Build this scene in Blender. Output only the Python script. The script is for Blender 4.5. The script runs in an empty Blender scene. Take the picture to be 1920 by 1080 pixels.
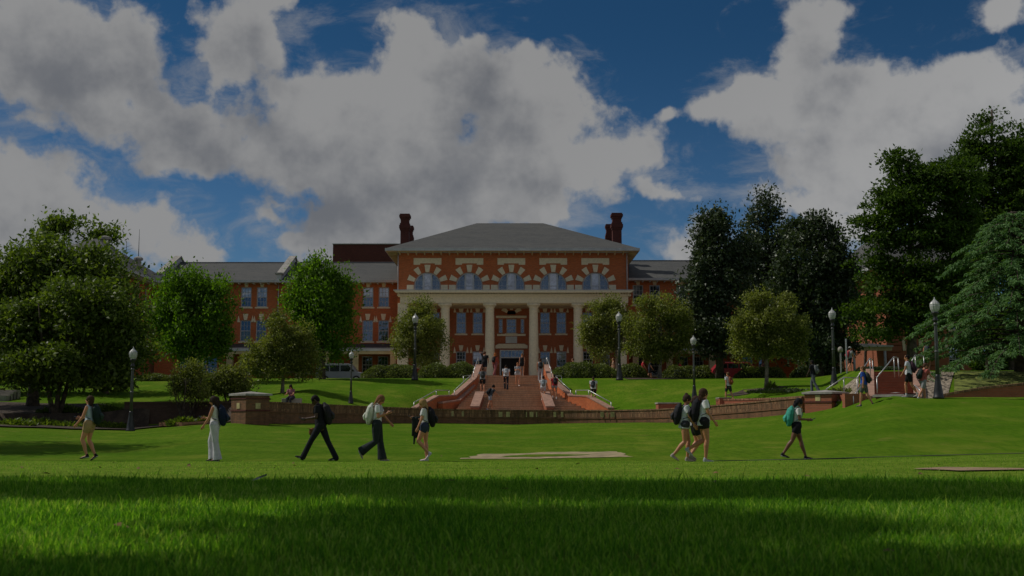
import bpy, math, random
import numpy as np
from mathutils import Vector, Matrix

S = bpy.context.scene
COL = S.collection
R = math.radians
RNG = np.random.default_rng(11)

# ------------------------------------------------------------------ camera
F_PX = 2133.0
TILT = math.atan(240.0 / F_PX)
CT, ST = math.cos(TILT), math.sin(TILT)
cam_data = bpy.data.cameras.new('camera')
cam_data.sensor_width = 36.0
cam_data.lens = 36.0 * F_PX / 1920.0
cam_data.clip_start = 0.1
cam_data.clip_end = 4000
cam_data.dof.use_dof = True
cam_data.dof.focus_distance = 30.0
cam_data.dof.aperture_fstop = 5.6
cam = bpy.data.objects.new('camera', cam_data)
COL.objects.link(cam)
cam.location = (0, 0, 0)
cam.rotation_euler = (math.pi / 2 + TILT, 0, 0)
S.camera = cam

# ------------------------------------------------------------------ light
SUN_AZ = math.atan2(-0.975, 0.22)         # from +Y towards +X
SUN_EL = R(49)
SUN_DIR = Vector((math.sin(SUN_AZ) * math.cos(SUN_EL), math.cos(SUN_AZ) * math.cos(SUN_EL), math.sin(SUN_EL)))
sun_data = bpy.data.lights.new('sun', 'SUN')
sun_data.energy = 5.0
sun_data.angle = R(0.55)
sun_data.color = (1.0, 0.95, 0.86)
sun = bpy.data.objects.new('sun', sun_data)
COL.objects.link(sun)
sun.rotation_euler = SUN_DIR.to_track_quat('Z', 'Y').to_euler()
sun.location = (-40, 20, 60)

vs = S.view_settings
vs.view_transform = 'Standard'
vs.look = 'None'
vs.gamma = 1.0
vs.use_curve_mapping = False
vs.exposure = -1.15
SKY_STRENGTH = 0.07


def pix_dir(px, py):
    u, v = (px - 960) / F_PX, (540 - py) / F_PX
    return Vector((u, CT - v * ST, ST + v * CT))


def W(px, py, D):
    d = pix_dir(px, py)
    k = D / d.y
    return Vector((d.x * k, D, d.z * k))


def X(px, D, py=760): return W(px, py, D).x
def Z(py, D): return W(960, py, D).z


# ------------------------------------------------------------------ world: Nishita sky and clouds
world = bpy.data.worlds.new('World')
S.world = world
world.use_nodes = True
world.cycles.sampling_method = 'MANUAL'
world.cycles.sample_map_resolution = 256
nt = world.node_tree
nt.nodes.clear()


class NG:
    """tiny helper to write node graphs"""
    def __init__(s, t): s.t = t
    def n(s, kind, **kw):
        o = s.t.nodes.new(kind)
        for k, v in kw.items(): setattr(o, k, v)
        return o
    def put(s, sock, v):
        if v is None: return
        if isinstance(v, bpy.types.NodeSocket): s.t.links.new(v, sock)
        else: sock.default_value = v
    def math(s, op, a, b=None, c=None, clamp=False):
        o = s.n('ShaderNodeMath', operation=op, use_clamp=clamp)
        s.put(o.inputs[0], a); s.put(o.inputs[1], b); s.put(o.inputs[2], c)
        return o.outputs[0]
    def vec(s, op, a, b=None, c=None):
        o = s.n('ShaderNodeVectorMath', operation=op)
        s.put(o.inputs[0], a); s.put(o.inputs[1], b); s.put(o.inputs[2], c)
        return o.outputs['Value'] if op in ('LENGTH', 'DOT_PRODUCT', 'DISTANCE') else o.outputs[0]
    def comb(s, x, y, z):
        o = s.n('ShaderNodeCombineXYZ')
        for i, v in enumerate((x, y, z)): s.put(o.inputs[i], v)
        return o.outputs[0]
    def sep(s, v):
        o = s.n('ShaderNodeSeparateXYZ'); s.put(o.inputs[0], v); return o.outputs
    def noise(s, v, scale, detail=4, rough=.5, lac=2.0, dist=0.0, color=False, kind='FBM'):
        o = s.n('ShaderNodeTexNoise')
        o.noise_dimensions = '3D'
        s.put(o.inputs['Vector'], v); s.put(o.inputs['Scale'], scale); s.put(o.inputs['Detail'], detail)
        s.put(o.inputs['Roughness'], rough); s.put(o.inputs['Lacunarity'], lac); s.put(o.inputs['Distortion'], dist)
        return o.outputs['Color'] if color else o.outputs[0]
    def smooth(s, v, a, b, lo=0.0, hi=1.0):
        o = s.n('ShaderNodeMapRange', interpolation_type='SMOOTHSTEP')
        s.put(o.inputs[0], v); s.put(o.inputs[1], a); s.put(o.inputs[2], b); s.put(o.inputs[3], lo); s.put(o.inputs[4], hi)
        return o.outputs[0]
    def lin(s, v, a, b, lo=0.0, hi=1.0):
        o = s.n('ShaderNodeMapRange')
        s.put(o.inputs[0], v); s.put(o.inputs[1], a); s.put(o.inputs[2], b); s.put(o.inputs[3], lo); s.put(o.inputs[4], hi)
        return o.outputs[0]
    def mix(s, f, a, b, mode='MIX'):
        o = s.n('ShaderNodeMix', data_type='RGBA', blend_type=mode)
        s.put(o.inputs[0], f); s.put(o.inputs[6], a); s.put(o.inputs[7], b)
        return o.outputs[2]
    def mixf(s, f, a, b):
        o = s.n('ShaderNodeMix', data_type='FLOAT')
        s.put(o.inputs[0], f); s.put(o.inputs[2], a); s.put(o.inputs[3], b)
        return o.outputs[0]
    def ramp(s, f, stops):
        o = s.n('ShaderNodeValToRGB'); s.put(o.inputs[0], f)
        el = o.color_ramp.elements
        while len(el) < len(stops): el.new(.5)
        for e, (p, c) in zip(el, stops):
            e.position = p; e.color = (*c, 1) if len(c) == 3 else c
        return o.outputs[0]


CLOUDS = [  # px x, px y, radius x, radius y (the photograph's own pixels, turned into azimuth and elevation)
    (700, 260, 240, 150), (800, 170, 150, 120), (755, 85, 62, 55), (960, 175, 110, 115), (1010, 260, 160, 130),
    (1110, 300, 125, 90), (600, 320, 150, 90), (560, 215, 120, 75), (900, 360, 230, 110), (760, 430, 170, 80),
    (655, 445, 90, 60), (1180, 295, 62, 45), (1010, 400, 130, 60), (860, 110, 60, 55), (1050, 150, 70, 60),
    (60, 80, 175, 130), (185, 150, 130, 80), (200, 60, 95, 60), (310, 215, 130, 65), (400, 265, 110, 62), (250, 120, 60, 40),
    (230, 230, 120, 60), (340, 295, 100, 52), (480, 290, 90, 66), (110, 190, 90, 40), (1005, 85, 45, 35), (880, 60, 40, 22),
    (440, 50, 85, 55), (500, 100, 65, 55), (420, 120, 55, 62), (520, 15, 45, 25),
    (55, 380, 150, 105), (150, 430, 125, 80), (255, 455, 100, 62), (345, 490, 66, 42), (25, 310, 70, 45), (80, 235, 60, 22),
    (1500, 195, 125, 85), (1420, 185, 90, 55), (1340, 205, 48, 34), (1620, 175, 115, 62), (1715, 205, 130, 85), (1570, 290, 130, 75),
    (1690, 290, 170, 90), (1810, 240, 120, 62), (1520, 370, 120, 46), (1610, 350, 110, 62), (1845, 150, 90, 48),
    (1910, 260, 80, 75), (1750, 350, 140, 90), (1500, 115, 66, 50), (1540, 70, 48, 40), (1520, 25, 66, 46), (1245, 347, 50, 19),
    (1300, 440, 50, 42), (1885, 25, 50, 34), (1255, 215, 26, 14), (510, 425, 60, 22), (540, 400, 60, 14), (600, 480, 90, 34), (1600, 420, 130, 50), (1380, 480, 100, 30)]


def cloud_group():
    g = bpy.data.node_groups.new('cloud_field', 'ShaderNodeTree')
    g.interface.new_socket('P', in_out='INPUT', socket_type='NodeSocketVector')
    g.interface.new_socket('F', in_out='OUTPUT', socket_type='NodeSocketFloat')
    n = NG(g)
    gi = n.n('NodeGroupInput'); go = n.n('NodeGroupOutput')
    p = gi.outputs[0]
    cur = None
    for (cx, cy, rx, ry) in CLOUDS:
        d = pix_dir(cx, cy).normalized()
        a, e = math.atan2(d.x, d.y), math.asin(d.z)
        rx, ry = rx / F_PX * 1.0, ry / F_PX * 1.0
        q = n.vec('MULTIPLY_ADD', p, (1 / rx, 1 / ry, 0), (-a / rx, -e / ry, 0))
        l = n.vec('LENGTH', q)
        # distance scaled by the blob's size, so large masses carry a denser core
        wgt = (min(rx, ry) / 0.05) ** .5
        v = n.math('MULTIPLY_ADD', l, -wgt, wgt)
        cur = v if cur is None else n.math('SMOOTH_MAX', cur, v, 0.35)
    g.links.new(cur, go.inputs[0])
    return g


W_ = NG(nt)
tc = W_.n('ShaderNodeTexCoord')
dvec = W_.vec('NORMALIZE', tc.outputs['Generated'])
sx, sy, sz = W_.sep(dvec)
az = W_.math('ARCTAN2', sx, sy)
el = W_.math('ARCSINE', sz)
warp = W_.vec('SUBTRACT', W_.noise(dvec, 9.0, 2, .6, color=True), (.5, .5, .5))
warp2 = W_.vec('SUBTRACT', W_.noise(dvec, 34.0, 3, .62, color=True), (.5, .5, .5))
p0 = W_.comb(az, el, 0.0)
p1 = W_.vec('ADD', p0, W_.vec('SCALE', warp, None)); p1.node.inputs[1].default_value = (0, 0, 0)
sc1 = p1.node.inputs[1].links[0].from_node if p1.node.inputs[1].links else None
if sc1: sc1.inputs['Scale'].default_value = 0.075
p2a = W_.vec('SCALE', warp2); p2a.node.inputs['Scale'].default_value = 0.030
p2 = W_.vec('ADD', p1, p2a)
grp = cloud_group()


def field(p):
    o = W_.n('ShaderNodeGroup'); o.node_tree = grp
    nt.links.new(p, o.inputs[0]); return o.outputs[0]


F0 = field(p2)
F1 = field(W_.vec('ADD', p2, (-0.018, 0.040, 0)))          # a little nearer the sun: how much cloud shades this point
# away from the view the same kind of scattered cumulus goes on
gen = W_.noise(dvec, 3.2, 7, .58, dist=.3)
genF = W_.math('MULTIPLY', W_.math('SUBTRACT', gen, .485), 9.0)
gen1 = W_.noise(W_.vec('ADD', dvec, (-.02, .01, .05)), 3.2, 4, .58, dist=.3)
genF1 = W_.math('MULTIPLY', W_.math('SUBTRACT', gen1, .50), 9.0)
out_a = W_.smooth(W_.math('ABSOLUTE', az), .46, .60)
out_e = W_.smooth(el, .385, .50)
outside = W_.math('MAXIMUM', out_a, out_e)
F0 = W_.mixf(outside, F0, genF)
F1 = W_.mixf(outside, F1, genF1)
puff = W_.noise(dvec, 22.0, 8, .59, dist=.1)
puffb = W_.noise(dvec, 8.0, 5, .6)
det = W_.math('MULTIPLY', W_.math('SUBTRACT', puff, .5), W_.math('MULTIPLY_ADD', W_.smooth(F0, .3, .9), -1.0, 1.6))
Fd = W_.math('ADD', F0, det)
alpha = W_.smooth(Fd, -0.06, 0.30)
wisp = W_.noise(W_.vec('MULTIPLY', dvec, (1.0, 1.0, 2.2)), 14.0, 7, .66, dist=.5)
veil = W_.math('MULTIPLY', W_.smooth(W_.math('ADD', F0, W_.math('MULTIPLY', W_.math('SUBTRACT', wisp, .5), 4.5)), -.45, 1.1), .55)
alpha = W_.math('MAXIMUM', alpha, veil)
shade = W_.math('ADD', W_.math('ADD', F1, W_.math('MULTIPLY', W_.math('SUBTRACT', puff, .5), 2.2)), W_.math('MULTIPLY', W_.math('SUBTRACT', puffb, .5), 5.5))
light = W_.smooth(shade, -0.1, 1.9, 1.0, 0.0)
cloud_col = W_.mix(light, (4.4, 4.6, 5.05, 1), (8.6, 8.6, 8.6, 1))
# clouds away from the sun, front-lit and mostly unseen, brightened to fill the shaded facade
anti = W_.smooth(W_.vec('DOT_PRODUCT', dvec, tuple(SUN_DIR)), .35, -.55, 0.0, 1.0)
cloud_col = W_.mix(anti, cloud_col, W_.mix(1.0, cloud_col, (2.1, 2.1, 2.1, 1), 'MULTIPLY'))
sky = W_.n('ShaderNodeTexSky')
sky.sky_type = 'NISHITA'
sky.sun_disc = False
sky.sun_elevation = SUN_EL
sky.sun_rotation = SUN_AZ
sky.air_density = 1.15
sky.dust_density = 0.3
sky.ozone_density = 2.2
sky_c = W_.mix(1.0, sky.outputs[0], W_.mix(W_.smooth(el, .06, .36), (.56, .92, 1.36, 1), (.24, .60, .90, 1)), 'MULTIPLY')
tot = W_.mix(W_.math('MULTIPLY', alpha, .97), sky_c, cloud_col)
below = W_.smooth(sz, -0.03, 0.0)
tot = W_.mix(below, (0.5, 0.6, 0.35, 1), tot)
bg = W_.n('ShaderNodeBackground')
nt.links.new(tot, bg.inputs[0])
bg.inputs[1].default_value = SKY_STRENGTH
wo = W_.n('ShaderNodeOutputWorld')
nt.links.new(bg.outputs[0], wo.inputs[0])


# ------------------------------------------------------------------ materials
MATS = {}


def new_mat(name):
    m = bpy.data.materials.new(name); m.use_nodes = True
    t = m.node_tree; t.nodes.clear()
    g = NG(t)
    out = g.n('ShaderNodeOutputMaterial')
    b = g.n('ShaderNodeBsdfPrincipled')
    t.links.new(b.outputs[0], out.inputs[0])
    MATS[name] = m
    return m, g, b, out


def bump(g, b, h, strength=.3, dist=.02):
    o = g.n('ShaderNodeBump'); g.put(o.inputs['Height'], h)
    o.inputs['Strength'].default_value = strength; o.inputs['Distance'].default_value = dist
    g.t.links.new(o.outputs[0], b.inputs['Normal'])


def simple(name, col, rough=.6, var=.12, scale=6, metal=0.0, spec=.4, bmp=.15, bdist=.01):
    m, g, b, out = new_mat(name)
    c = g.n('ShaderNodeTexCoord').outputs['Object']
    n = g.noise(c, scale, 5, .6)
    lo = tuple(max(0, v * (1 - var * 1.6)) for v in col) + (1,)
    hi = tuple(min(1, v * (1 + var * 1.6)) for v in col) + (1,)
    g.put(b.inputs['Base Color'], g.mix(g.smooth(n, .3, .7), lo, hi))
    b.inputs['Roughness'].default_value = rough
    b.inputs['Metallic'].default_value = metal
    b.inputs['Specular IOR Level'].default_value = spec
    if bmp: bump(g, b, g.noise(c, scale * 6, 3, .6), bmp, bdist)
    return m


def brick_mat(name, c1, c2, mortar, bw=.215, bh=.067, dirt=.25, soldier=False, stain=None):
    m, g, b, out = new_mat(name)
    uv = g.n('ShaderNodeUVMap').outputs[0]
    if soldier:
        s = g.sep(uv); uv = g.comb(s[1], s[0], 0.0)
    t = g.n('ShaderNodeTexBrick')
    g.put(t.inputs['Vector'], uv)
    t.inputs['Color1'].default_value = (*c1, 1); t.inputs['Color2'].default_value = (*c2, 1)
    t.inputs['Mortar'].default_value = (*mortar, 1)
    t.inputs['Scale'].default_value = 1.0; t.inputs['Mortar Size'].default_value = .008
    t.inputs['Mortar Smooth'].default_value = .3
    t.inputs['Brick Width'].default_value = bw; t.inputs['Row Height'].default_value = bh
    if soldier: t.offset = 0.0
    o = g.n('ShaderNodeTexCoord').outputs['Object']
    big = g.noise(o, .45, 6, .65)
    mid = g.noise(o, 3.1, 5, .6)
    c = g.mix(g.math('MULTIPLY', g.smooth(big, .35, .75), dirt * 2), t.outputs['Color'], (*[v * .42 for v in c1], 1))
    c = g.mix(g.smooth(mid, .45, .75, 0, .35), c, (*[min(1, v * 1.35) for v in c2], 1))
    if stain:
        s = g.sep(o)
        streak = g.noise(g.comb(g.math('MULTIPLY', s[0], 2.5), g.math('MULTIPLY', s[1], 2.5), g.math('MULTIPLY', s[2], .3)), 1.3, 5, .7)
        c = g.mix(g.smooth(streak, .46, .66, 0, stain), c, (.02, .019, .016, 1))
    g.put(b.inputs['Base Color'], c)
    b.inputs['Roughness'].default_value = .85
    b.inputs['Specular IOR Level'].default_value = .25
    bump(g, b, g.math('SUBTRACT', mid, g.math('MULTIPLY', t.outputs['Fac'], 1.2)), .5, .01)
    return m


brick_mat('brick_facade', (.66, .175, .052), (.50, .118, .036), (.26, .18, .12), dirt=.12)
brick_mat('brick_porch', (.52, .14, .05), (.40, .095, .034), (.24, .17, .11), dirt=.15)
brick_mat('brick_dark', (.15, .04, .03), (.10, .03, .025), (.10, .06, .05), dirt=.2)
brick_mat('brick_wall', (.30, .135, .065), (.17, .085, .045), (.15, .12, .085), dirt=.3, stain=.35)
brick_mat('brick_soldier', (.50, .28, .15), (.17, .09, .05), (.05, .04, .03), dirt=.3, soldier=True, stain=.5)
brick_mat('brick_bright', (.42, .13, .065), (.32, .10, .05), (.26, .17, .12), dirt=.12)
brick_mat('brick_step', (.50, .31, .21), (.42, .25, .16), (.25, .16, .11), bw=.1, bh=.22, dirt=.10)
brick_mat('brick_riser', (.74, .47, .30), (.64, .38, .23), (.34, .22, .14), bw=.1, bh=.3, dirt=.12)
brick_mat('brick_shade', (.13, .075, .05), (.09, .05, .035), (.08, .06, .045), dirt=.3)  # garden wall brick with the trees' shade put into its colour
simple('stone_cream', (.80, .68, .48), .8, .05, 5)
simple('stone_pink', (.38, .22, .16), .8, .12, 3)
simple('stone_cap', (.33, .31, .28), .8, .16, 3)
simple('stone_yellow', (.50, .42, .20), .8, .15, 5)
simple('trim_white', (.55, .55, .53), .6, .06, 2)
simple('trim_grey', (.5, .5, .51), .6, .08, 2)
simple('trim_tan', (.55, .42, .24), .7, .1, 2)
simple('roof_slate', (.125, .128, .125), .8, .18, .9, bmp=.2)
simple('roof_dark', (.05, .055, .065), .6, .2, 1.5)
simple('black_iron', (.022, .023, .024), .42, .2, 8, spec=.5)
simple('iron_grey', (.07, .072, .07), .45, .2, 8, spec=.5)
simple('steel_rail', (.48, .48, .47), .35, .1, 8, metal=.6)
simple('concrete', (.36, .33, .29), .85, .16, 1.4)
simple('asphalt', (.06, .06, .062), .9, .2, 1.1)
simple('interior_dark', (.02, .018, .016), .9, .2, 1)
simple('bark', (.085, .065, .048), .9, .35, 5, bmp=.8, bdist=.03)
simple('bark_light', (.20, .17, .135), .9, .3, 5, bmp=.6, bdist=.03)
simple('car_white', (.26, .27, .29), .25, .03, 1, spec=.6, bmp=0)
simple('car_red', (.38, .02, .03), .25, .03, 1, spec=.6, bmp=0)
simple('tyre', (.02, .02, .02), .8, .2, 8)


def roof_material():
    m, g, b, out = new_mat('roof_shingle')
    uv = g.n('ShaderNodeUVMap').outputs[0]
    t = g.n('ShaderNodeTexBrick'); g.put(t.inputs['Vector'], uv)
    t.inputs['Color1'].default_value = (.080, .082, .080, 1); t.inputs['Color2'].default_value = (.058, .060, .060, 1)
    t.inputs['Mortar'].default_value = (.05, .05, .05, 1); t.inputs['Scale'].default_value = 1
    t.inputs['Brick Width'].default_value = .33; t.inputs['Row Height'].default_value = .22; t.inputs['Mortar Size'].default_value = .012
    o = g.n('ShaderNodeTexCoord').outputs['Object']
    n = g.noise(g.vec('MULTIPLY', o, (.5, 1.5, 1.5)), .8, 6, .65)
    g.put(b.inputs['Base Color'], g.mix(g.smooth(n, .35, .7, 0, .6), t.outputs[0], (.10, .098, .09, 1)))
    b.inputs['Roughness'].default_value = .85
    bump(g, b, t.outputs['Fac'], .4, .01)


roof_material()


def glass_material(name, tint, fac, base=(.012, .014, .016), rough=.03, wav=.004):
    m, g, b, out = new_mat(name)
    g.t.nodes.remove(b)
    dif = g.n('ShaderNodeBsdfDiffuse'); 
    o = g.n('ShaderNodeTexCoord').outputs['Object']
    nn = g.noise(g.vec('ADD', o, g.n('ShaderNodeObjectInfo').outputs['Location']), 1.1, 4, .6)
    g.put(dif.inputs[0], g.mix(g.smooth(nn, .42, .6), (*base, 1), (*[v * 3.2 for v in base], 1)))
    gl = g.n('ShaderNodeBsdfGlossy'); gl.inputs[0].default_value = (*tint, 1); gl.inputs[1].default_value = rough
    bp = g.n('ShaderNodeBump'); g.put(bp.inputs['Height'], g.noise(o, .9, 2, .5)); bp.inputs['Strength'].default_value = .6; bp.inputs['Distance'].default_value = wav
    g.t.links.new(bp.outputs[0], gl.inputs['Normal'])
    mx = g.n('ShaderNodeMixShader'); mx.inputs[0].default_value = fac
    g.t.links.new(dif.outputs[0], mx.inputs[1]); g.t.links.new(gl.outputs[0], mx.inputs[2])
    g.t.links.new(mx.outputs[0], out.inputs[0])


glass_material('glass', (.45, .66, 1.0), .16, wav=.03)
glass_material('glass_blind', (.75, .83, 1.0), .24, base=(.10, .11, .125), wav=.02)
glass_material('glass_dark', (.8, .9, 1.0), .12)


def globe_material():
    m, g, b, out = new_mat('lamp_glass')
    o = g.n('ShaderNodeTexCoord').outputs['Object']
    g.put(b.inputs['Base Color'], g.mix(g.noise(o, 8, 3, .5), (.50, .50, .48, 1), (.68, .68, .66, 1)))
    b.inputs['Roughness'].default_value = .3
    b.inputs['Transmission Weight'].default_value = .25
    b.inputs['Subsurface Weight'].default_value = .0


globe_material()


def leaf_mat(name, cols, trans=.35, rough=.5, tboost=1.3, spec=.35):
    m, g, b, out = new_mat(name)
    geo = g.n('ShaderNodeNewGeometry')
    rnd = geo.outputs['Random Per Island']
    o = g.n('ShaderNodeTexCoord').outputs['Object']
    n = g.noise(o, .55, 4, .6)
    f = g.math('ADD', g.math('MULTIPLY', g.math('POWER', rnd, 1.3), .72), g.math('MULTIPLY', g.smooth(n, .3, .7), .28))
    st = [(i / (len(cols) - 1), c) for i, c in enumerate(cols)]
    c = g.ramp(f, st)
    g.put(b.inputs['Base Color'], c)
    b.inputs['Roughness'].default_value = rough
    b.inputs['Specular IOR Level'].default_value = spec
    tr = g.n('ShaderNodeBsdfTranslucent')
    g.put(tr.inputs[0], g.mix(1.0, c, (tboost * 1.15, tboost * 1.25, tboost * .45, 1), 'MULTIPLY'))
    mx = g.n('ShaderNodeMixShader'); mx.inputs[0].default_value = trans
    g.t.links.new(b.outputs[0], mx.inputs[1]); g.t.links.new(tr.outputs[0], mx.inputs[2])
    g.t.links.new(mx.outputs[0], out.inputs[0])


leaf_mat('leaf_maple', [(.052, .092, .008), (.095, .190, .012), (.19, .33, .024)], .42, .55, 1.5, spec=.25)
leaf_mat('leaf_dark', [(.045, .074, .010), (.096, .145, .018), (.20, .255, .040)], .36, .5, 1.4, spec=.3)
leaf_mat('leaf_olive', [(.085, .105, .018), (.180, .205, .042), (.36, .37, .11)], .32, .5, 1.35, spec=.25)
leaf_mat('leaf_magnolia', [(.028, .046, .020), (.055, .082, .036), (.115, .145, .082)], .18, .46, 1.2, spec=.35)
leaf_mat('leaf_cedar', [(.018, .038, .005), (.048, .092, .010), (.115, .185, .022)], .32, .6, 1.5, spec=.15)
leaf_mat('leaf_deodar', [(.045, .110, .030), (.098, .200, .060), (.180, .310, .110)], .28, .55, 1.2, spec=.2)
leaf_mat('leaf_hedge', [(.055, .080, .018), (.130, .165, .034), (.27, .30, .085)], .25, .5, 1.3, spec=.3)
leaf_mat('leaf_bright', [(.05, .13, .014), (.08, .2, .02), (.13, .28, .04)], .45, .5, 1.4, spec=.2)
leaf_mat('grass_blade', [(.038, .118, .010), (.085, .225, .015), (.21, .37, .038), (.42, .46, .16)], .46, .55, 1.65, spec=.15)


def lawn_material():
    m, g, b, out = new_mat('lawn')
    o = g.n('ShaderNodeTexCoord').outputs['Object']
    fine = g.noise(o, 38, 4, .75)
    mid = g.noise(g.vec('MULTIPLY', o, (.55, .28, 1)), 1.0, 5, .65)
    big = g.noise(g.vec('MULTIPLY', o, (.10, .07, 1)), 1.0, 4, .6)
    tuft = g.noise(g.vec('MULTIPLY', o, (5.0, 1.2, 1)), 1.6, 6, .7)
    c = g.mix(g.smooth(tuft, .3, .7), (.062, .132, .006, 1), (.118, .210, .012, 1))
    c = g.mix(g.smooth(mid, .46, .70, 0, .75), c, (.190, .235, .026, 1))
    c = g.mix(g.smooth(big, .35, .7, 0, .55), c, (.062, .155, .004, 1))
    dry = g.noise(g.vec('MULTIPLY', o, (.45, .5, 1)), 1.7, 6, .68)
    c = g.mix(g.smooth(dry, .58, .74, 0, .6), c, (.24, .20, .055, 1))
    c = g.mix(g.smooth(fine, .62, .8, 0, .5), c, (.022, .062, .005, 1))
    ysep = g.sep(o)[1]
    edge = g.math('ADD', ysep, g.math('MULTIPLY', g.math('SUBTRACT', mid, .5), .7))
    near = g.smooth(edge, 28.0, 28.5, 1.0, 0.0)
    c = g.mix(g.math('MULTIPLY', near, .92), c, g.mix(g.smooth(tuft, .3, .7), (.105, .195, .012, 1), (.215, .300, .036, 1)))
    stripe = g.noise(g.vec('MULTIPLY', o, (.035, .55, 1)), 1.0, 3, .5)
    c = g.mix(g.smooth(stripe, .5, .68, 0, .35), c, (.045, .115, .003, 1))
    g.put(b.inputs['Base Color'], c)
    b.inputs['Roughness'].default_value = .9
    b.inputs['Specular IOR Level'].default_value = .03
    bump(g, b, g.math('ADD', fine, g.math('MULTIPLY', tuft, .8)), .8, .03)


lawn_material()


def mulch_material():
    m, g, b, out = new_mat('mulch')
    o = g.n('ShaderNodeTexCoord').outputs['Object']
    n = g.noise(o, 1.5, 6, .7); f = g.noise(o, 22, 4, .7)
    c = g.mix(g.smooth(n, .4, .7), (.045, .030, .020, 1), (.11, .078, .05, 1))
    c = g.mix(g.smooth(f, .55, .75), c, (.16, .12, .08, 1))
    g.put(b.inputs['Base Color'], c); b.inputs['Roughness'].default_value = .95
    bump(g, b, f, 1.0, .05)


mulch_material()
simple('gravel', (.34, .28, .21), .9, .55, 7, bmp=1.0, bdist=.06)
simple('dry_grass', (.15, .175, .035), .95, .3, 2.5, bmp=.8, bdist=.04)
simple('dirt', (.32, .22, .13), .95, .2, 3, bmp=.5)
simple('patch_brick', (.34, .27, .15), .9, .2, 3, bmp=.5)


# ------------------------------------------------------------------ mesh helpers
def tag(o, label=None, cat=None, group=None, kind=None):
    if label: o['label'] = label
    if cat: o['category'] = cat
    if group: o['group'] = group
    if kind: o['kind'] = kind
    return o


def empty(name, loc, label=None, cat=None, group=None, rz=0.0):
    o = bpy.data.objects.new(name, None)
    o.empty_display_size = .3
    COL.objects.link(o)
    o.location = loc; o.rotation_euler = (0, 0, rz)
    tag(o, label, cat, group)
    return o


def mesh_from(name, V, Fc, mat, smooth=False, uv=True):
    me = bpy.data.meshes.new(name)
    me.from_pydata([tuple(v) for v in V], [], [tuple(f) for f in Fc])
    me.validate()
    if mat: me.materials.append(MATS[mat] if isinstance(mat, str) else mat)
    if uv and len(me.polygons):
        box_uv(me)
    if smooth:
        me.polygons.foreach_set('use_smooth', [True] * len(me.polygons))
    return me


def box_uv(me):
    L = me.uv_layers.new(name='UVMap')
    nl = len(me.loops)
    vi = np.empty(nl, np.int32); me.loops.foreach_get('vertex_index', vi)
    co = np.empty(len(me.vertices) * 3); me.vertices.foreach_get('co', co); co = co.reshape(-1, 3)
    npol = len(me.polygons)
    nn = np.empty(npol * 3, np.float32); me.polygons.foreach_get('normal', nn); nn = np.abs(nn.reshape(-1, 3))
    lt = np.empty(npol, np.int32); me.polygons.foreach_get('loop_total', lt)
    pn = np.repeat(nn, lt, axis=0)
    c = co[vi]
    uvs = np.empty((nl, 2))
    zt = (pn[:, 2] > .75)
    xt = (~zt) & (pn[:, 0] > pn[:, 1])
    yt = ~(zt | xt)
    uvs[zt] = c[zt][:, :2]
    uvs[xt] = c[xt][:, 1:]
    uvs[yt] = c[yt][:, [0, 2]]
    L.data.foreach_set('uv', uvs.ravel())


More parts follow.
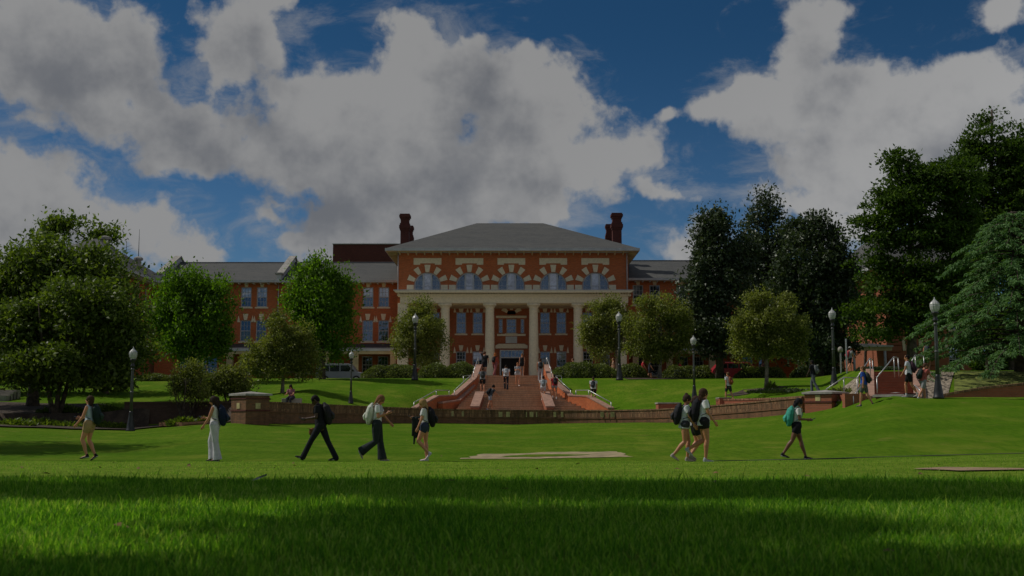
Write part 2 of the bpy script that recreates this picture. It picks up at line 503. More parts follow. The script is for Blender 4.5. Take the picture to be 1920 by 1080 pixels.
class MB:
    def __init__(s): s.V = []; s.F = []
    def add(s, V, Fc):
        k = len(s.V)
        s.V += [tuple(v) for v in V]; s.F += [tuple(i + k for i in f) for f in Fc]
        return s
    def box(s, x0, x1, y0, y1, z0, z1):
        V = [(x, y, z) for z in (z0, z1) for y in (y0, y1) for x in (x0, x1)]
        return s.add(V, [(0, 2, 3, 1), (4, 5, 7, 6), (0, 1, 5, 4), (2, 6, 7, 3), (0, 4, 6, 2), (1, 3, 7, 5)])
    def prism(s, pts, a, b, axis='y'):
        """polygon pts in the plane normal to axis, extruded a..b"""
        n = len(pts)
        def mk(p, t): return {'y': (p[0], t, p[1]), 'x': (t, p[0], p[1]), 'z': (p[0], p[1], t)}[axis]
        V = [mk(p, a) for p in pts] + [mk(p, b) for p in pts]
        return s.add(V, [tuple(range(n)), tuple(range(2 * n - 1, n - 1, -1))] + [(i, i + n, (i + 1) % n + n, (i + 1) % n) for i in range(n)])
    def hexa(s, P):
        """8 corners: bottom 4 (ccw), top 4"""
        return s.add(P, [(3, 2, 1, 0), (4, 5, 6, 7), (0, 1, 5, 4), (1, 2, 6, 5), (2, 3, 7, 6), (3, 0, 4, 7)])
    def lathe(s, prof, n=16, c=(0, 0, 0)):
        V = []; Fc = []
        for (r, z) in prof:
            for i in range(n):
                a = 2 * math.pi * i / n
                V.append((c[0] + r * math.cos(a), c[1] + r * math.sin(a), c[2] + z))
        for j in range(len(prof) - 1):
            for i in range(n):
                k = (i + 1) % n
                Fc.append((j * n + i, j * n + k, (j + 1) * n + k, (j + 1) * n + i))
        Fc.append(tuple(range(n - 1, -1, -1))); Fc.append(tuple((len(prof) - 1) * n + i for i in range(n)))
        return s.add(V, Fc)
    def tube(s, pts, rads, n=6):
        pts = [Vector(p) for p in pts]
        if not hasattr(rads, '__len__'): rads = [rads] * len(pts)
        V = []; Fc = []
        up = Vector((0.13, .31, 1)).normalized()
        for i, p in enumerate(pts):
            t = (pts[min(i + 1, len(pts) - 1)] - pts[max(i - 1, 0)])
            if t.length < 1e-6: t = Vector((0, 0, 1))
            t.normalize()
            a = t.cross(up)
            if a.length < .2: a = t.cross(Vector((1, 0, 0)))
            a.normalize(); b = t.cross(a)
            for j in range(n):
                w = 2 * math.pi * j / n
                V.append(p + (a * math.cos(w) + b * math.sin(w)) * rads[i])
        for i in range(len(pts) - 1):
            for j in range(n):
                k = (j + 1) % n
                Fc.append((i * n + j, i * n + k, (i + 1) * n + k, (i + 1) * n + j))
        Fc.append(tuple(range(n - 1, -1, -1))); Fc.append(tuple((len(pts) - 1) * n + j for j in range(n)))
        return s.add(V, Fc)
    def build(s, name, mat, parent=None, base=None, smooth=False, bevel=0, label=None, kind=None):
        base = Vector(base) if base is not None else (root_of(parent).location.copy() if parent else Vector((0, 0, 0)))
        V = [(v[0] - base[0], v[1] - base[1], v[2] - base[2]) for v in s.V]
        me = mesh_from(name, V, s.F, mat, smooth)
        o = bpy.data.objects.new(name, me); COL.objects.link(o)
        if parent: o.parent = parent
        else: o.location = base
        if bevel:
            md = o.modifiers.new('bevel', 'BEVEL'); md.width = bevel; md.segments = 2; md.limit_method = 'ANGLE'
        tag(o, label, kind=kind)
        return o


def root_of(o):
    while o.parent: o = o.parent
    return o


def inst(me, name, parent, loc, scale=None, rot=None, label=None):
    """an object sharing mesh data; loc is given in world space"""
    o = bpy.data.objects.new(name, me); COL.objects.link(o)
    if parent:
        o.parent = parent
        o.location = Vector(loc) - root_of(parent).location
    else: o.location = loc
    if scale: o.scale = scale
    if rot: o.rotation_euler = rot
    if label: o['label'] = label
    return o


def sub(me, name, parent):
    """a sub-part sharing its part's own frame"""
    o = bpy.data.objects.new(name, me); COL.objects.link(o); o.parent = parent
    return o


def copy_tree(o, parent=None):
    c = o.copy(); COL.objects.link(c); c.parent = parent
    for ch in list(o.children): copy_tree(ch, c)
    return c


# ------------------------------------------------------------------ terrain
def sstep(a, b, x):
    t = np.clip((np.asarray(x, float) - a) / (b - a), 0, 1)
    return t * t * (3 - 2 * t)


def Yw(x):
    """plan of the curved retaining wall and of the ground's break line behind the lower lawn"""
    x = np.asarray(x, float)
    mid = 70 - 16 * np.where(x > 0, np.clip(x, 0, 14.2) / 14.2, np.clip(-x, 0, 12.5) / 12.5) ** 2
    right = 54 - 7.5 * sstep(14.2, 16.8, x)
    left = 54 + 6 * sstep(12.5, 15.5, -x)
    return np.where(x > 14.2, right, np.where(x < -12.5, left, mid))


PXC = np.array([-900, -300, 0, 250, 450, 700, 960, 1250, 1400, 1500, 1549, 1600, 1660, 1760, 1920, 2300, 3000.])
UC = (PXC - 960) / F_PX
PY29 = np.array([864, 864, 864, 865, 865, 865, 865, 865, 864, 862, 861, 860, 858, 856, 852, 846, 840.])
PYE = np.array([800, 800, 800, 808, 793, 794, 796, 790, 781, 770, 764, 757, 750, 748, 747, 742, 742.])
DE = np.array([54, 54, 54, 56, 54, 63, 70, 66, 60, 56.5, 54, 50, 46.5, 46, 46, 46, 46.])
Z29 = np.array([Z(p, 29.) for p in PY29])
ZE = np.array([Z(p, d) for p, d in zip(PYE, DE)])


def HA(x, y):
    x, y = np.broadcast_arrays(np.asarray(x, float), np.asarray(y, float))
    u = x / np.maximum(y, 7)
    z29 = np.interp(u, UC, Z29); ze = np.interp(u, UC, ZE); de = np.interp(u, UC, DE)
    t1 = np.clip((y - 8.5) / (29 - 8.5), 0, 1)
    t1s = t1 ** 1.05
    zn = -0.5 + (z29 + .5) * t1s
    t2 = np.clip((y - 29) / (de - 29), 0, 1.15)
    zf = z29 + (ze - z29) * (t2 ** 1.25)
    z = np.where(y < 29, zn, zf)
    z = z + .012 * np.sin(x * 1.7 + y * .9) * np.cos(y * 1.3 - x * .4) * sstep(3, 12, y)
    return z


ZP0 = lambda x: np.interp(x, [-60, -22, -20, -12.5, -9, 0, 9, 14.2, 16.5], [.1, .1, .35, .40, .2, .05, .25, .62, .62])


def HB(x, y):
    x, y = np.broadcast_arrays(np.asarray(x, float), np.asarray(y, float))
    s = y - Yw(x)
    z0 = ZP0(x)
    st = Yw(x) + np.where(np.abs(x) < 14, 2.2, .8)
    st = st + 2.6 * (1 - sstep(6.2, 7.8, np.abs(x - .3)))
    t = np.clip((y - st) / (88 - st), 0, 1)
    t = t * .75 + .25 * t * t * (3 - 2 * t)
    c = z0 + (2.9 - z0) * t
    r = np.interp(y, [46, 48, 50.3, 51.2, 56.5, 62, 70, 80], [.62, .50, .55, .75, 2.15, 2.45, 2.75, 2.9])
    w = sstep(14.3, 16.4, x - np.clip(y - 50, 0, 30) * np.where(x > 15.5, .22, .12))
    z = c * (1 - w) + r * w
    return z + .02 * np.sin(x * .9 + 1) * np.cos(y * .7) * sstep(2, 6, s) * (1 - sstep(80, 90, y))


def H(x, y):
    yw = float(Yw(x))
    if y <= yw: return float(HA(x, y))
    if y >= yw + .35: return float(HB(x, y))
    return max(float(HA(x, y)), float(HB(x, y)))


def ground_at(px, py, lo=12., hi=95., n=3000):
    """where the line of sight through a pixel meets the ground"""
    for D in np.linspace(lo, hi, n):
        w = W(px, py, D)
        if w.z <= H(w.x, D): return w
    return W(px, py, hi)


def by_top(px, py, h, lo=40., hi=110.):
    """the nearest depth at which something of height h standing on the ground reaches the pixel's height"""
    best = None
    for D in np.linspace(lo, hi, 1400):
        w = W(px, py, D)
        e = abs(w.z - H(w.x, D) - h)
        if best is None or e < best[0] - 1e-4: best = (e, w.x, D)
        elif best[0] < .01 and e > .06: break
    return Vector((best[1], best[2], H(best[1], best[2])))


def make_ground():
    t = np.linspace(-1, 1, 301)
    xs = 42 * t + 260 * np.sign(t) * np.abs(t) ** 7
    sA = np.linspace(0, 1, 210)
    rowsA = lambda yw: -40 + (yw + 40) * (1 - (1 - sA) ** 1.0)
    sB = np.linspace(0, 1, 120)
    V = []
    P = []
    for x in xs:
        yw = float(Yw(x))
        ya = rowsA(yw); za = HA(np.full_like(ya, x), ya)
        yb = yw + .35 + (88 - yw + 6) * sB[:90] / sB[89]; zb = HB(np.full_like(yb, x), yb)
        yc = np.array([100, 120, 150, 200, 300, 450, 700, 1000, 1500.]); zc = np.full_like(yc, 2.9) + np.maximum(0, yc - 200) * -.01
        yy = np.concatenate([ya, yb, yc]); zz = np.concatenate([za, zb, zc])
        P.append(np.stack([np.full_like(yy, x), yy, zz], 1))
    P = np.stack(P)
    nx, ny = P.shape[:2]
    V = P.reshape(-1, 3)
    idx = np.arange(nx * ny).reshape(nx, ny)
    Fc = np.stack([idx[:-1, :-1], idx[1:, :-1], idx[1:, 1:], idx[:-1, 1:]], -1).reshape(-1, 4)
    me = bpy.data.meshes.new('ground')
    me.from_pydata(V.tolist(), [], Fc.tolist())
    me.materials.append(MATS['lawn'])
    me.polygons.foreach_set('use_smooth', [True] * len(me.polygons))
    o = bpy.data.objects.new('ground', me); COL.objects.link(o)
    tag(o, kind='structure')


make_ground()


def drape(name, poly, mat, lift=.006, kind='structure', step=.5, fn=None, thick=0.05):
    """a sheet with a little thickness laid on the ground; poly is a list of (x, y)"""
    from mathutils.geometry import delaunay_2d_cdt
    xs = [p[0] for p in poly]; ys = [p[1] for p in poly]
    pts = [Vector(p) for p in poly]
    # densify outline
    out = []
    for i, p in enumerate(pts):
        q = pts[(i + 1) % len(pts)]
        n = max(1, int((q - p).length / step))
        for k in range(n): out.append(p.lerp(q, k / n))
    n0 = len(out)
    allp = list(out)
    y = min(ys)
    while y < max(ys):
        x = min(xs)
        while x < max(xs):
            allp.append(Vector((x + .31 * step, y + .17 * step))); x += step
        y += step
    v, e, f, *_ = delaunay_2d_cdt(allp, [(i, (i + 1) % n0) for i in range(n0)], [list(range(n0))], 1, 1e-5)
    fn = fn or H
    V = [(p.x, p.y, fn(p.x, p.y) + lift) for p in v]
    me = mesh_from(name, V, f, mat, True)
    o = bpy.data.objects.new(name, me); COL.objects.link(o)
    tag(o, kind=kind)
    return o

# ------------------------------------------------------------------ the brick hall
G0 = 2.9                                   # level of the plaza and the building's foot
DF = 112.0                                 # depth of the main facade
def xf(px, py=600, D=DF): return X(px, D, py)
def zf(py, D=DF): return Z(py, D)
CX = xf(959.5)


def cells_with_holes(mb, x0, x1, z0, z1, y0, y1, holes):
    """a wall slab in the XZ plane with rectangular openings"""
    xs = sorted({x0, x1, *[h[0] for h in holes], *[h[1] for h in holes]})
    zs = sorted({z0, z1, *[h[2] for h in holes], *[h[3] for h in holes]})
    xs = [x for x in xs if x0 <= x <= x1]; zs = [z for z in zs if z0 <= z <= z1]
    for i in range(len(xs) - 1):
        xm = (xs[i] + xs[i + 1]) / 2
        run = None
        for j in range(len(zs) - 1):
            zm = (zs[j] + zs[j + 1]) / 2
            solid = not any(h[0] < xm < h[1] and h[2] < zm < h[3] for h in holes)
            if solid and run is None: run = zs[j]
            if (not solid) and run is not None:
                mb.box(xs[i], xs[i + 1], y0, y1, run, zs[j]); run = None
        if run is not None: mb.box(xs[i], xs[i + 1], y0, y1, run, zs[-1])


_wcache = {}


def window_meshes(w, h, cols, rows, arch=False, frame_w=.09, tall_mull=False):
    key = (round(w, 2), round(h, 2), cols, rows, arch)
    if key in _wcache: return _wcache[key]
    f = MB(); g1 = MB(); g2 = MB()
    hw = w / 2; fw = frame_w
    if not arch:
        f.box(-hw, -hw + fw, -.05, .06, 0, h); f.box(hw - fw, hw, -.05, .06, 0, h)
        f.box(-hw + fw, hw - fw, -.05, .06, h - fw, h); f.box(-hw + fw, hw - fw, -.05, .06, 0, fw)
        f.box(-hw + fw, hw - fw, -.02, .05, h / 2 - .035, h / 2 + .035)
        for s, y in ((0, .012), (1, -.012)):
            a, b = (fw, h / 2 - .035) if s == 0 else (h / 2 + .035, h - fw)
            for c in range(1, cols):
                x = -hw + fw + (w - 2 * fw) * c / cols
                f.box(x - .014, x + .014, y - .012, y + .02, a, b)
            for r in range(1, rows):
                z = a + (b - a) * r / rows
                f.box(-hw + fw, hw - fw, y - .010, y + .018, z - .014, z + .014)
        g1.box(-hw + fw * .9, hw - fw * .9, .03, .036, fw * .9, h / 2)
        g2.box(-hw + fw * .9, hw - fw * .9, .022, .028, h / 2, h - fw * .9)
    else:
        # half-round head of radius hw standing on a straight part; two mullions make three lights
        n = 20
        sp = h - hw
        P = [(hw * math.cos(math.pi * i / n), sp + hw * math.sin(math.pi * i / n)) for i in range(n + 1)]
        Q = [((hw - .12) * math.cos(math.pi * i / n), sp + (hw - .12) * math.sin(math.pi * i / n)) for i in range(n + 1)]
        for i in range(n):
            pts = [P[i], P[i + 1], Q[i + 1], Q[i]]
            f.prism(pts, -.06, .06, 'y')
        f.box(-hw, -hw + .12, -.06, .06, 0, sp); f.box(hw - .12, hw, -.06, .06, 0, sp)
        f.box(-hw + .12, hw - .12, -.05, .06, 0, .09)
        for x in (-.32 * w / 1.3, .32 * w / 1.3):
            x = x * .62
            top = sp + math.sqrt(max(0, (hw - .12) ** 2 - x * x))
            f.box(x - .085, x + .085, -.055, .05, .09, top)
        xm = .32 * w / 1.3 * .62 - .085
        f.box(-xm, xm, -.03, .04, sp * .95 - .03, sp * .95 + .04)
        f.box(-hw + .12, -xm - .17, -.02, .035, sp * .95 - .015, sp * .95 + .015)
        f.box(xm + .17, hw - .12, -.02, .035, sp * .95 - .015, sp * .95 + .015)
        for x in (-hw * .72, hw * .72):
            top = sp + math.sqrt(max(0, (hw - .12) ** 2 - x * x))
            f.box(x - .014, x + .014, -.01, .03, .09, top)
        for z in (sp * .5, sp + hw * .42):
            t = math.sqrt(max(0, (hw - .12) ** 2 - max(0, z - sp) ** 2))
            f.box(-t, -xm - .17, -.012, .028, z - .013, z + .013); f.box(xm + .17, t, -.012, .028, z - .013, z + .013)
        q = [((hw - .1) * math.cos(math.pi * i / n), sp + (hw - .1) * math.sin(math.pi * i / n)) for i in range(n + 1)]
        left = [(x, z) for x, z in q if x < -xm - .1]
        right = [(x, z) for x, z in q if x > xm + .1]
        mid = [(x, z) for x, z in q if abs(x) <= xm + .1]
        g1.prism([(xm + .1, .05), (hw - .1, .05)] + right, .03, .036, 'y')
        g1.prism(left + [(-hw + .1, .05), (-xm - .1, .05)], .03, .036, 'y')
        g2.prism([(-xm - .1, .05), (xm + .1, .05)] + mid, .022, .028, 'y')
    fm = mesh_from('window_frame', f.V, f.F, 'trim_grey')
    r = (fm, [mesh_from('pane', g1.V, g1.F, 'glass'), mesh_from('pane', g2.V, g2.F, 'glass')],
         [mesh_from('pane', g1.V, g1.F, 'glass'), mesh_from('pane', g2.V, g2.F, 'glass_blind')],
         [mesh_from('pane', g1.V, g1.F, 'glass_dark'), mesh_from('pane', g2.V, g2.F, 'glass')])
    _wcache[key] = r
    return r


SILL = {}


def put_window(root, x, y, z, w, h, cols=3, rows=2, arch=False, look=0, sill=True, name='window', rz=0):
    fm, p0, p1_, p2_ = window_meshes(w, h, cols, rows, arch)
    o = inst(fm, name, root, (x, y, z))
    o.rotation_euler = (0, 0, rz)
    for me in (p0, p1_, p2_)[look]: sub(me, 'pane', o)
    if sill:
        k = round(w, 2)
        if k not in SILL:
            m = MB().box(-w / 2 - .14, w / 2 + .14, -.22, -.052, -.16, -.004)
            SILL[k] = mesh_from('window_sill', m.V, m.F, 'stone_cream')
        sub(SILL[k], 'window_sill', o)
    return o


def stone(root, mb, name='quoin', mat='stone_cream', **kw):
    return mb.build(name, mat, root, bevel=.012, **kw)


hall = empty('brick_hall', (0, DF, G0), 'long red brick college hall with hipped slate roof, arched windows and cream columned portico', 'building')

ztop = zf(474)              # wall head under the eave
zent_t, zent_b = zf(549), zf(572.5)
xl, xr = xf(745, 500), xf(1178, 500)
# upper wall with five arched openings
AW = 2.62
arch_c = [xf(801.3, 530), xf(880, 530), xf(958.8, 530), xf(1037.5, 530), xf(1116.5, 530)]
az0 = zf(547.2); atop = zf(510.5); asp = atop - AW / 2
wl = MB()
cells_with_holes(wl, xl, xr, zent_t - .3, ztop, DF, DF + .4, [(c - AW / 2, c + AW / 2, az0, atop) for c in arch_c])
n = 14
for c in arch_c:
    for side in (-1, 1):
        for i in range(n // 2):
            a0 = math.pi / 2 * i / (n // 2); a1 = math.pi / 2 * (i + 1) / (n // 2)
            x0 = c + side * AW / 2 * math.cos(a0); z0 = asp + AW / 2 * math.sin(a0)
            x1 = c + side * AW / 2 * math.cos(a1); z1 = asp + AW / 2 * math.sin(a1)
            wl.prism([(x0, z0), (x1, z1), (x1, atop), (x0, atop)][::side], DF, DF + .4, 'y')
wl.build('wall', 'brick_facade', hall)
b = MB().box(xl + .45, xr - .45, DF + .75, DF + .8, zent_t, ztop)
b.build('interior', 'interior_dark', hall)
for i, c in enumerate(arch_c):
    put_window(hall, c, DF + .18, az0, AW, atop - az0, arch=True, look=1, sill=False, name='arched_window')
    # radiating stones
    for k, ang in enumerate((90, 56, 124, 23, 157)):
        a = R(ang); L0, L1 = AW / 2 + .02, AW / 2 + .75
        hwid = .24 if ang == 90 else .23
        dx, dz = math.cos(a), math.sin(a)
        tx, tz = -dz, dx
        pts = []
        for (l, wd) in ((L0, hwid * .78), (L1, hwid * 1.25)):
            pts.append((c + dx * l - tx * wd, asp + dz * l - tz * wd)); pts.append((c + dx * l + tx * wd, asp + dz * l + tz * wd))
        pts = [pts[0], pts[2], pts[3], pts[1]]
        stone(hall, MB().prism(pts, DF - .07, DF + .1, 'y'), 'voussoir')
    for s in (-1, 1):
        x0 = c + s * (AW / 2 + .03); x1 = c + s * (AW / 2 + .72)
        stone(hall, MB().box(min(x0, x1), max(x0, x1), DF - .06, DF + .1, zf(544), zf(534.2)), 'impost_stone')
    # panel over the arch, notched at the foot
    px0, px1 = c - 1.38, c + 1.38
    zt_, zb_ = zf(484), zf(496.5)
    nt_ = .48
    stone(hall, MB().prism([(px0, zt_), (px0, zb_), (c - nt_ - .25, zb_), (c - nt_ - .25, zb_ + .14), (c + nt_ + .25, zb_ + .14), (c + nt_ + .25, zb_), (px1, zb_), (px1, zt_)], DF - .045, DF + .05, 'y'), 'stone_panel')

# side walls and rear of the main block
BD = 17.0
m = MB()
m.box(xl, xl + .4, DF + .4, DF + BD, G0, ztop); m.box(xr - .4, xr, DF + .4, DF + BD, G0, ztop); m.box(xl + .4, xr - .4, DF + BD - .4, DF + BD, G0, ztop)
m.build('side_wall', 'brick_facade', hall)
# porch: recessed wall behind the columns
PY = DF + 3.4
zc_base = G0
fp = lambda px, py=640: X(px, PY, py)
zp = lambda py: Z(py, PY)
wins = []
W1 = 1.0
for px in (864.5, 895.5, 1022, 1052.5, 784, 815, 1102, 1134):
    wins.append((fp(px), zp(625.5), zp(585.5)))
    wins.append((fp(px), zp(688), zp(659)))
holes = [(x - W1 / 2, x + W1 / 2, a, b_) for x, a, b_ in wins]
# centre bay: three-light window, lunette, doorway
cw0, cw1 = fp(943), fp(973)
c_z0, c_z1 = zp(625), zp(598)
holes += [(fp(949.5), fp(968.0), c_z0, c_z1), (fp(935), fp(942.5), c_z0, c_z1), (fp(976), fp(983), c_z0, c_z1)]
door = (fp(937), fp(981.5), G0, zp(656))
holes.append(door)
lun = (fp(951), fp(967), zp(589.5), zp(582.5))
holes.append(lun)
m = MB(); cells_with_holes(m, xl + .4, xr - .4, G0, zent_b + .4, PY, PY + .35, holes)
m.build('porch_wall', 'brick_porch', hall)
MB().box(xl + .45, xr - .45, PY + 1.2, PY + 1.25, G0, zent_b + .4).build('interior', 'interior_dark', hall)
for i, (x, a, b_) in enumerate(wins):
    put_window(hall, x, PY + .15, a, W1, b_ - a, 3, 2, look=(0, 2, 0, 1)[i % 4])
    if i % 2 == 0:      # upper floor: stone lintel ears in shade
        stone(hall, MB().prism([(x - .18, b_ + .02), (x + .18, b_ + .02), (x + .27, b_ + .62), (x - .27, b_ + .62)], PY - .08, PY + .1, 'y'), 'keystone')
        for s in (-1, 1):
            stone(hall, MB().prism([(x + s * .52, b_ - .02), (x + s * .78, b_ - .02), (x + s * .66, b_ + .55)][::-s], PY - .06, PY + .1, 'y'), 'quoin')
    else:
        stone(hall, MB().prism([(x - .13, b_ + .06), (x + .13, b_ + .06), (x + .24, b_ + .62), (x - .24, b_ + .62)], PY - .07, PY + .1, 'y'), 'keystone')
        for s in (-1, 1):
            stone(hall, MB().prism([(x + s * .5, b_ - .16), (x + s * .78, b_ - .16), (x + s * .66, b_ + .5)][::-s], PY - .06, PY + .1, 'y'), 'quoin')
put_window(hall, (fp(949.5) + fp(968)) / 2, PY + .15, c_z0, fp(968) - fp(949.5), c_z1 - c_z0, 3, 2)
for a, b_ in ((935, 942.5), (976, 983)):
    put_window(hall, (fp(a) + fp(b_)) / 2, PY + .15, c_z0, fp(b_) - fp(a), c_z1 - c_z0, 1, 3, sill=False)
stone(hall, MB().box(fp(930), fp(987.5), PY - .12, PY + .1, zp(596.5), zp(592)), 'lintel')
stone(hall, MB().box(fp(932), fp(985.5), PY - .15, PY + .1, zp(630), zp(626.2)), 'lintel')
stone(hall, MB().box(fp(948), fp(969.5), PY - .06, PY + .1, zp(643.5), zp(631)), 'plaque', 'trim_white')
stone(hall, MB().prism([(fp(929), zp(653.5)), (fp(929), zp(648)), (fp(935), zp(644.8)), (fp(983), zp(644.8)), (fp(989), zp(648)), (fp(989), zp(653.5))], PY - .2, PY + .1, 'y'), 'door_lintel')
for ang in (90, 35, 145):
    a = R(ang); cx_, cz_ = (lun[0] + lun[1]) / 2, zp(590)
    dx, dz = math.cos(a), math.sin(a); tx, tz = -dz, dx
    pts = [(cx_ + dx * .5 - tx * .14, cz_ + dz * .5 - tz * .14), (cx_ + dx * 1.1 - tx * .24, cz_ + dz * 1.1 - tz * .24),
           (cx_ + dx * 1.1 + tx * .24, cz_ + dz * 1.1 + tz * .24), (cx_ + dx * .5 + tx * .14, cz_ + dz * .5 + tz * .14)]
    stone(hall, MB().prism(pts, PY - .08, PY + .1, 'y'), 'voussoir')
# doorway: frame with transom lights and two dark leaves
dx0, dx1, dz0, dz1 = door
dc = (dx0 + dx1) / 2; trz = zp(671.5)
d = MB()
d.box(dx0, dx0 + .14, PY - .06, PY + .2, dz0, dz1); d.box(dx1 - .14, dx1, PY - .06, PY + .2, dz0, dz1)
d.box(dx0 + .14, dx1 - .14, PY - .06, PY + .2, dz1 - .12, dz1); d.box(dx0 + .14, dx1 - .14, PY - .04, PY + .18, trz, trz + .12)
for k in range(1, 6):
    x = dx0 + .14 + (dx1 - dx0 - .28) * k / 6
    w_ = .05 if k == 3 or k in (2, 4) else .03
    d.box(x - w_ / 2, x + w_ / 2, PY, PY + .12, trz + .12, dz1 - .12)
do = d.build('doorway', 'trim_white', hall)
MB().box(dx0 + .14, dx1 - .14, PY + .09, PY + .1, trz + .12, dz1 - .12).build('pane', 'glass', do, base=hall.location)
for s in (-1, 1):
    leaf = MB().box(min(dc, dc + s * (dx1 - dx0 - .3) / 2) + .01, max(dc, dc + s * (dx1 - dx0 - .3) / 2) - .01, PY + .22, PY + .28, G0 + .02, trz).build('door', 'interior_dark', do, base=hall.location)
# porch floor, ceiling and entablature
MB().box(xl + .1, xr - .1, DF - .3, PY, zent_b, zent_b + .12).build('porch_ceiling', 'trim_tan', hall)
ent0, ent1 = xf(741, 560), xf(1186, 560)
e = MB()
e.box(xf(752), xf(1176), DF - 1.25, DF - .003, zent_b + .12, zf(557.5))
e.build('frieze', 'stone_cream', hall, bevel=.01)
MB().box(xf(747), xf(1181), DF - 1.45, DF - .004, zf(557.4), zf(554.5)).build('moulding', 'stone_cream', hall)
c_ = MB()
c_.prism([(ent0, zf(548.2)), (ent0 + .35, zf(552.2)), (ent1 - .35, zf(552.2)), (ent1, zf(548.2))], DF - 1.95, DF - .005, 'y')
c_.build('cornice', 'stone_cream', hall, bevel=.01)
MB().box(ent0 + .02, ent1 - .02, DF - 1.97, DF - .006, zf(548.1), zf(547.0)).build('cornice_cap', 'trim_grey', hall)
dn = MB(); x = xf(749)
while x < xf(1179):
    dn.box(x, x + .12, DF - 1.62, DF - 1.46, zf(554.4), zf(552.3)); x += .27
dn.build('dentils', 'stone_cream', hall, kind='stuff')


def column_mesh(h, r):
    m = MB()
    m.box(-r * 1.4, r * 1.4, -r * 1.4, r * 1.4, 0, .22)
    prof = [(r * 1.34, .22), (r * 1.38, .28), (r * 1.34, .36), (r * 1.18, .40), (r * 1.2, .46), (r * 1.05, .5)]
    for k in range(8):
        t = k / 7
        prof.append((r * (1.03 - .13 * t ** 1.6), .55 + (h - 1.25) * t))
    prof += [(r * .96, h - .66), (r * .96, h - .6), (r * .9, h - .56), (r * .92, h - .42), (r * 1.08, h - .34), (r * 1.22, h - .24)]
    m.lathe(prof, 24)
    m.box(-r * 1.36, r * 1.36, -r * 1.36, r * 1.36, h - .239, h)
    return mesh_from('column', m.V, m.F, 'stone_cream', True)


colh = zent_b + .1 - G0
cme = column_mesh(colh, .47)
for p in cme.polygons: p.use_smooth = len(p.vertices) == 4 and abs(p.normal.z) < .95
for px in (834.5, 918.2, 1000.6, 1084):
    inst(cme, 'column', hall, (xf(px, 640, DF - .65), DF - .65, G0))
for px in (757, 1163):
    x = xf(px, 640)
    MB().box(x - .5, x + .5, DF - 1.15, DF - .1, G0, zent_b + .11).build('corner_pier', 'stone_cream', hall, bevel=.02)
# downpipes
for px, s in ((746.5, 1), (1175.5, -1)):
    x = xf(px, 510)
    m = MB().tube([(x, DF - .09, ztop - .05), (x, DF - .09, zent_t + .06)], .055, 8)
    m.build('downpipe', 'trim_grey', hall, smooth=True)

# hipped roof with deep eaves
def hip(x0, x1, y0, y1, ze, rx0, rx1, ry, zr, name, mat, parent, fascia=.24, drop=.0):
    m = MB()
    V = [(x0, y0, ze), (x1, y0, ze), (x1, y1, ze), (x0, y1, ze), (rx0, ry, zr), (rx1, ry, zr)]
    m.add(V, [(0, 1, 5, 4), (1, 2, 5), (2, 3, 4, 5), (3, 0, 4)])
    ro = m.build(name, mat, parent)
    f = MB()
    t = .06
    f.box(x0 - t, x1 + t, y0 - t, y0 - .003, ze - fascia, ze + .03); f.box(x0 - t, x1 + t, y1 + .003, y1 + t, ze - fascia, ze + .03)
    f.box(x0 - t, x0 - .003, y0, y1, ze - fascia, ze + .03); f.box(x1 + .003, x1 + t, y0, y1, ze - fascia, ze + .03)
    f.build('gutter', 'trim_grey', parent)
    MB().box(x0, x1, y0, y1, ze - fascia + .02, ze - fascia + .06).build('soffit', 'trim_tan', parent)
    return ro


EY = DF - 1.25
ze = Z(465.5, EY)
hip(X(723, EY, 468), X(1198.5, EY, 468), EY, DF + BD + 1.25, ze, X(894, 120.5, 420), X(1018.5, 120.5, 420), DF + BD / 2, Z(418.5, DF + BD / 2), 'roof', 'roof_shingle', hall)
rb = MB()
x = xl + .2
while x < xr:
    rb.prism([(EY + .1, ze - .2), (DF - .02, ze - .2), (DF - .02, ze - .52), (EY + .35, ze - .34)][::-1], x, x + .13, 'x'); x += .82
y = DF + .3
while y < DF + BD:
    for s in (-1, 1):
        xa, xb = (X(723, EY, 468) + .1, xl - .02) if s < 0 else (xr + .02, X(1198.5, EY, 468) - .1)
        rb.box(xa, xb, y, y + .13, ze - .42, ze - .2)
    y += .82
rb.build('eave_brackets', 'trim_tan', hall, kind='stuff')
m = MB().box(xl - .02, xr + .02, DF - .12, DF - .004, ztop - .02, ztop + .22)
m.build('frieze_board', 'trim_white', hall)


def chimney(px0, px1, pyt, pyb, D, parent):
    x0, x1 = X(px0, D, pyt), X(px1, D, pyt)
    w = x1 - x0; zt, zb = Z(pyt, D), Z(pyb, D)
    y = D
    m = MB(); e = .0
    h = zt - zb
    m.box(x0 + .12 * w, x1 - .12 * w, y - w * .38, y + w * .38, zb - 1.5, zt - 1.75)
    for k, (a, t0, t1) in enumerate(((.06, 1.75, 1.55), (.0, 1.55, 1.2), (.06, 1.2, 1.0), (.13, 1.0, .55), (.07, .55, .38), (0.0, .38, .12), (.06, .12, 0.0))):
        m.box(x0 + a * w, x1 - a * w, y - w * (.5 - a), y + w * (.5 - a), zt - t0, zt - t1 - .0)
    m.build('chimney', 'brick_dark', parent)


chimney(749.5, 770, 402, 460, DF + 7.0, hall)
chimney(760, 776, 424, 460, DF + 9.5, hall)
chimney(1145, 1167, 400.5, 455, DF + 7.0, hall)
chimney(1134.5, 1149, 421, 455, DF + 9.5, hall)

# ---- wings
DW = 116.5
def wing(xa, xb, mirror=False):
    ev = Z(526, DW - .9); rd = Z(493, DW + 6.2)
    if mirror: ev = Z(522, DW - .9); rd = Z(489.5, DW + 6.2)
    return ev, rd


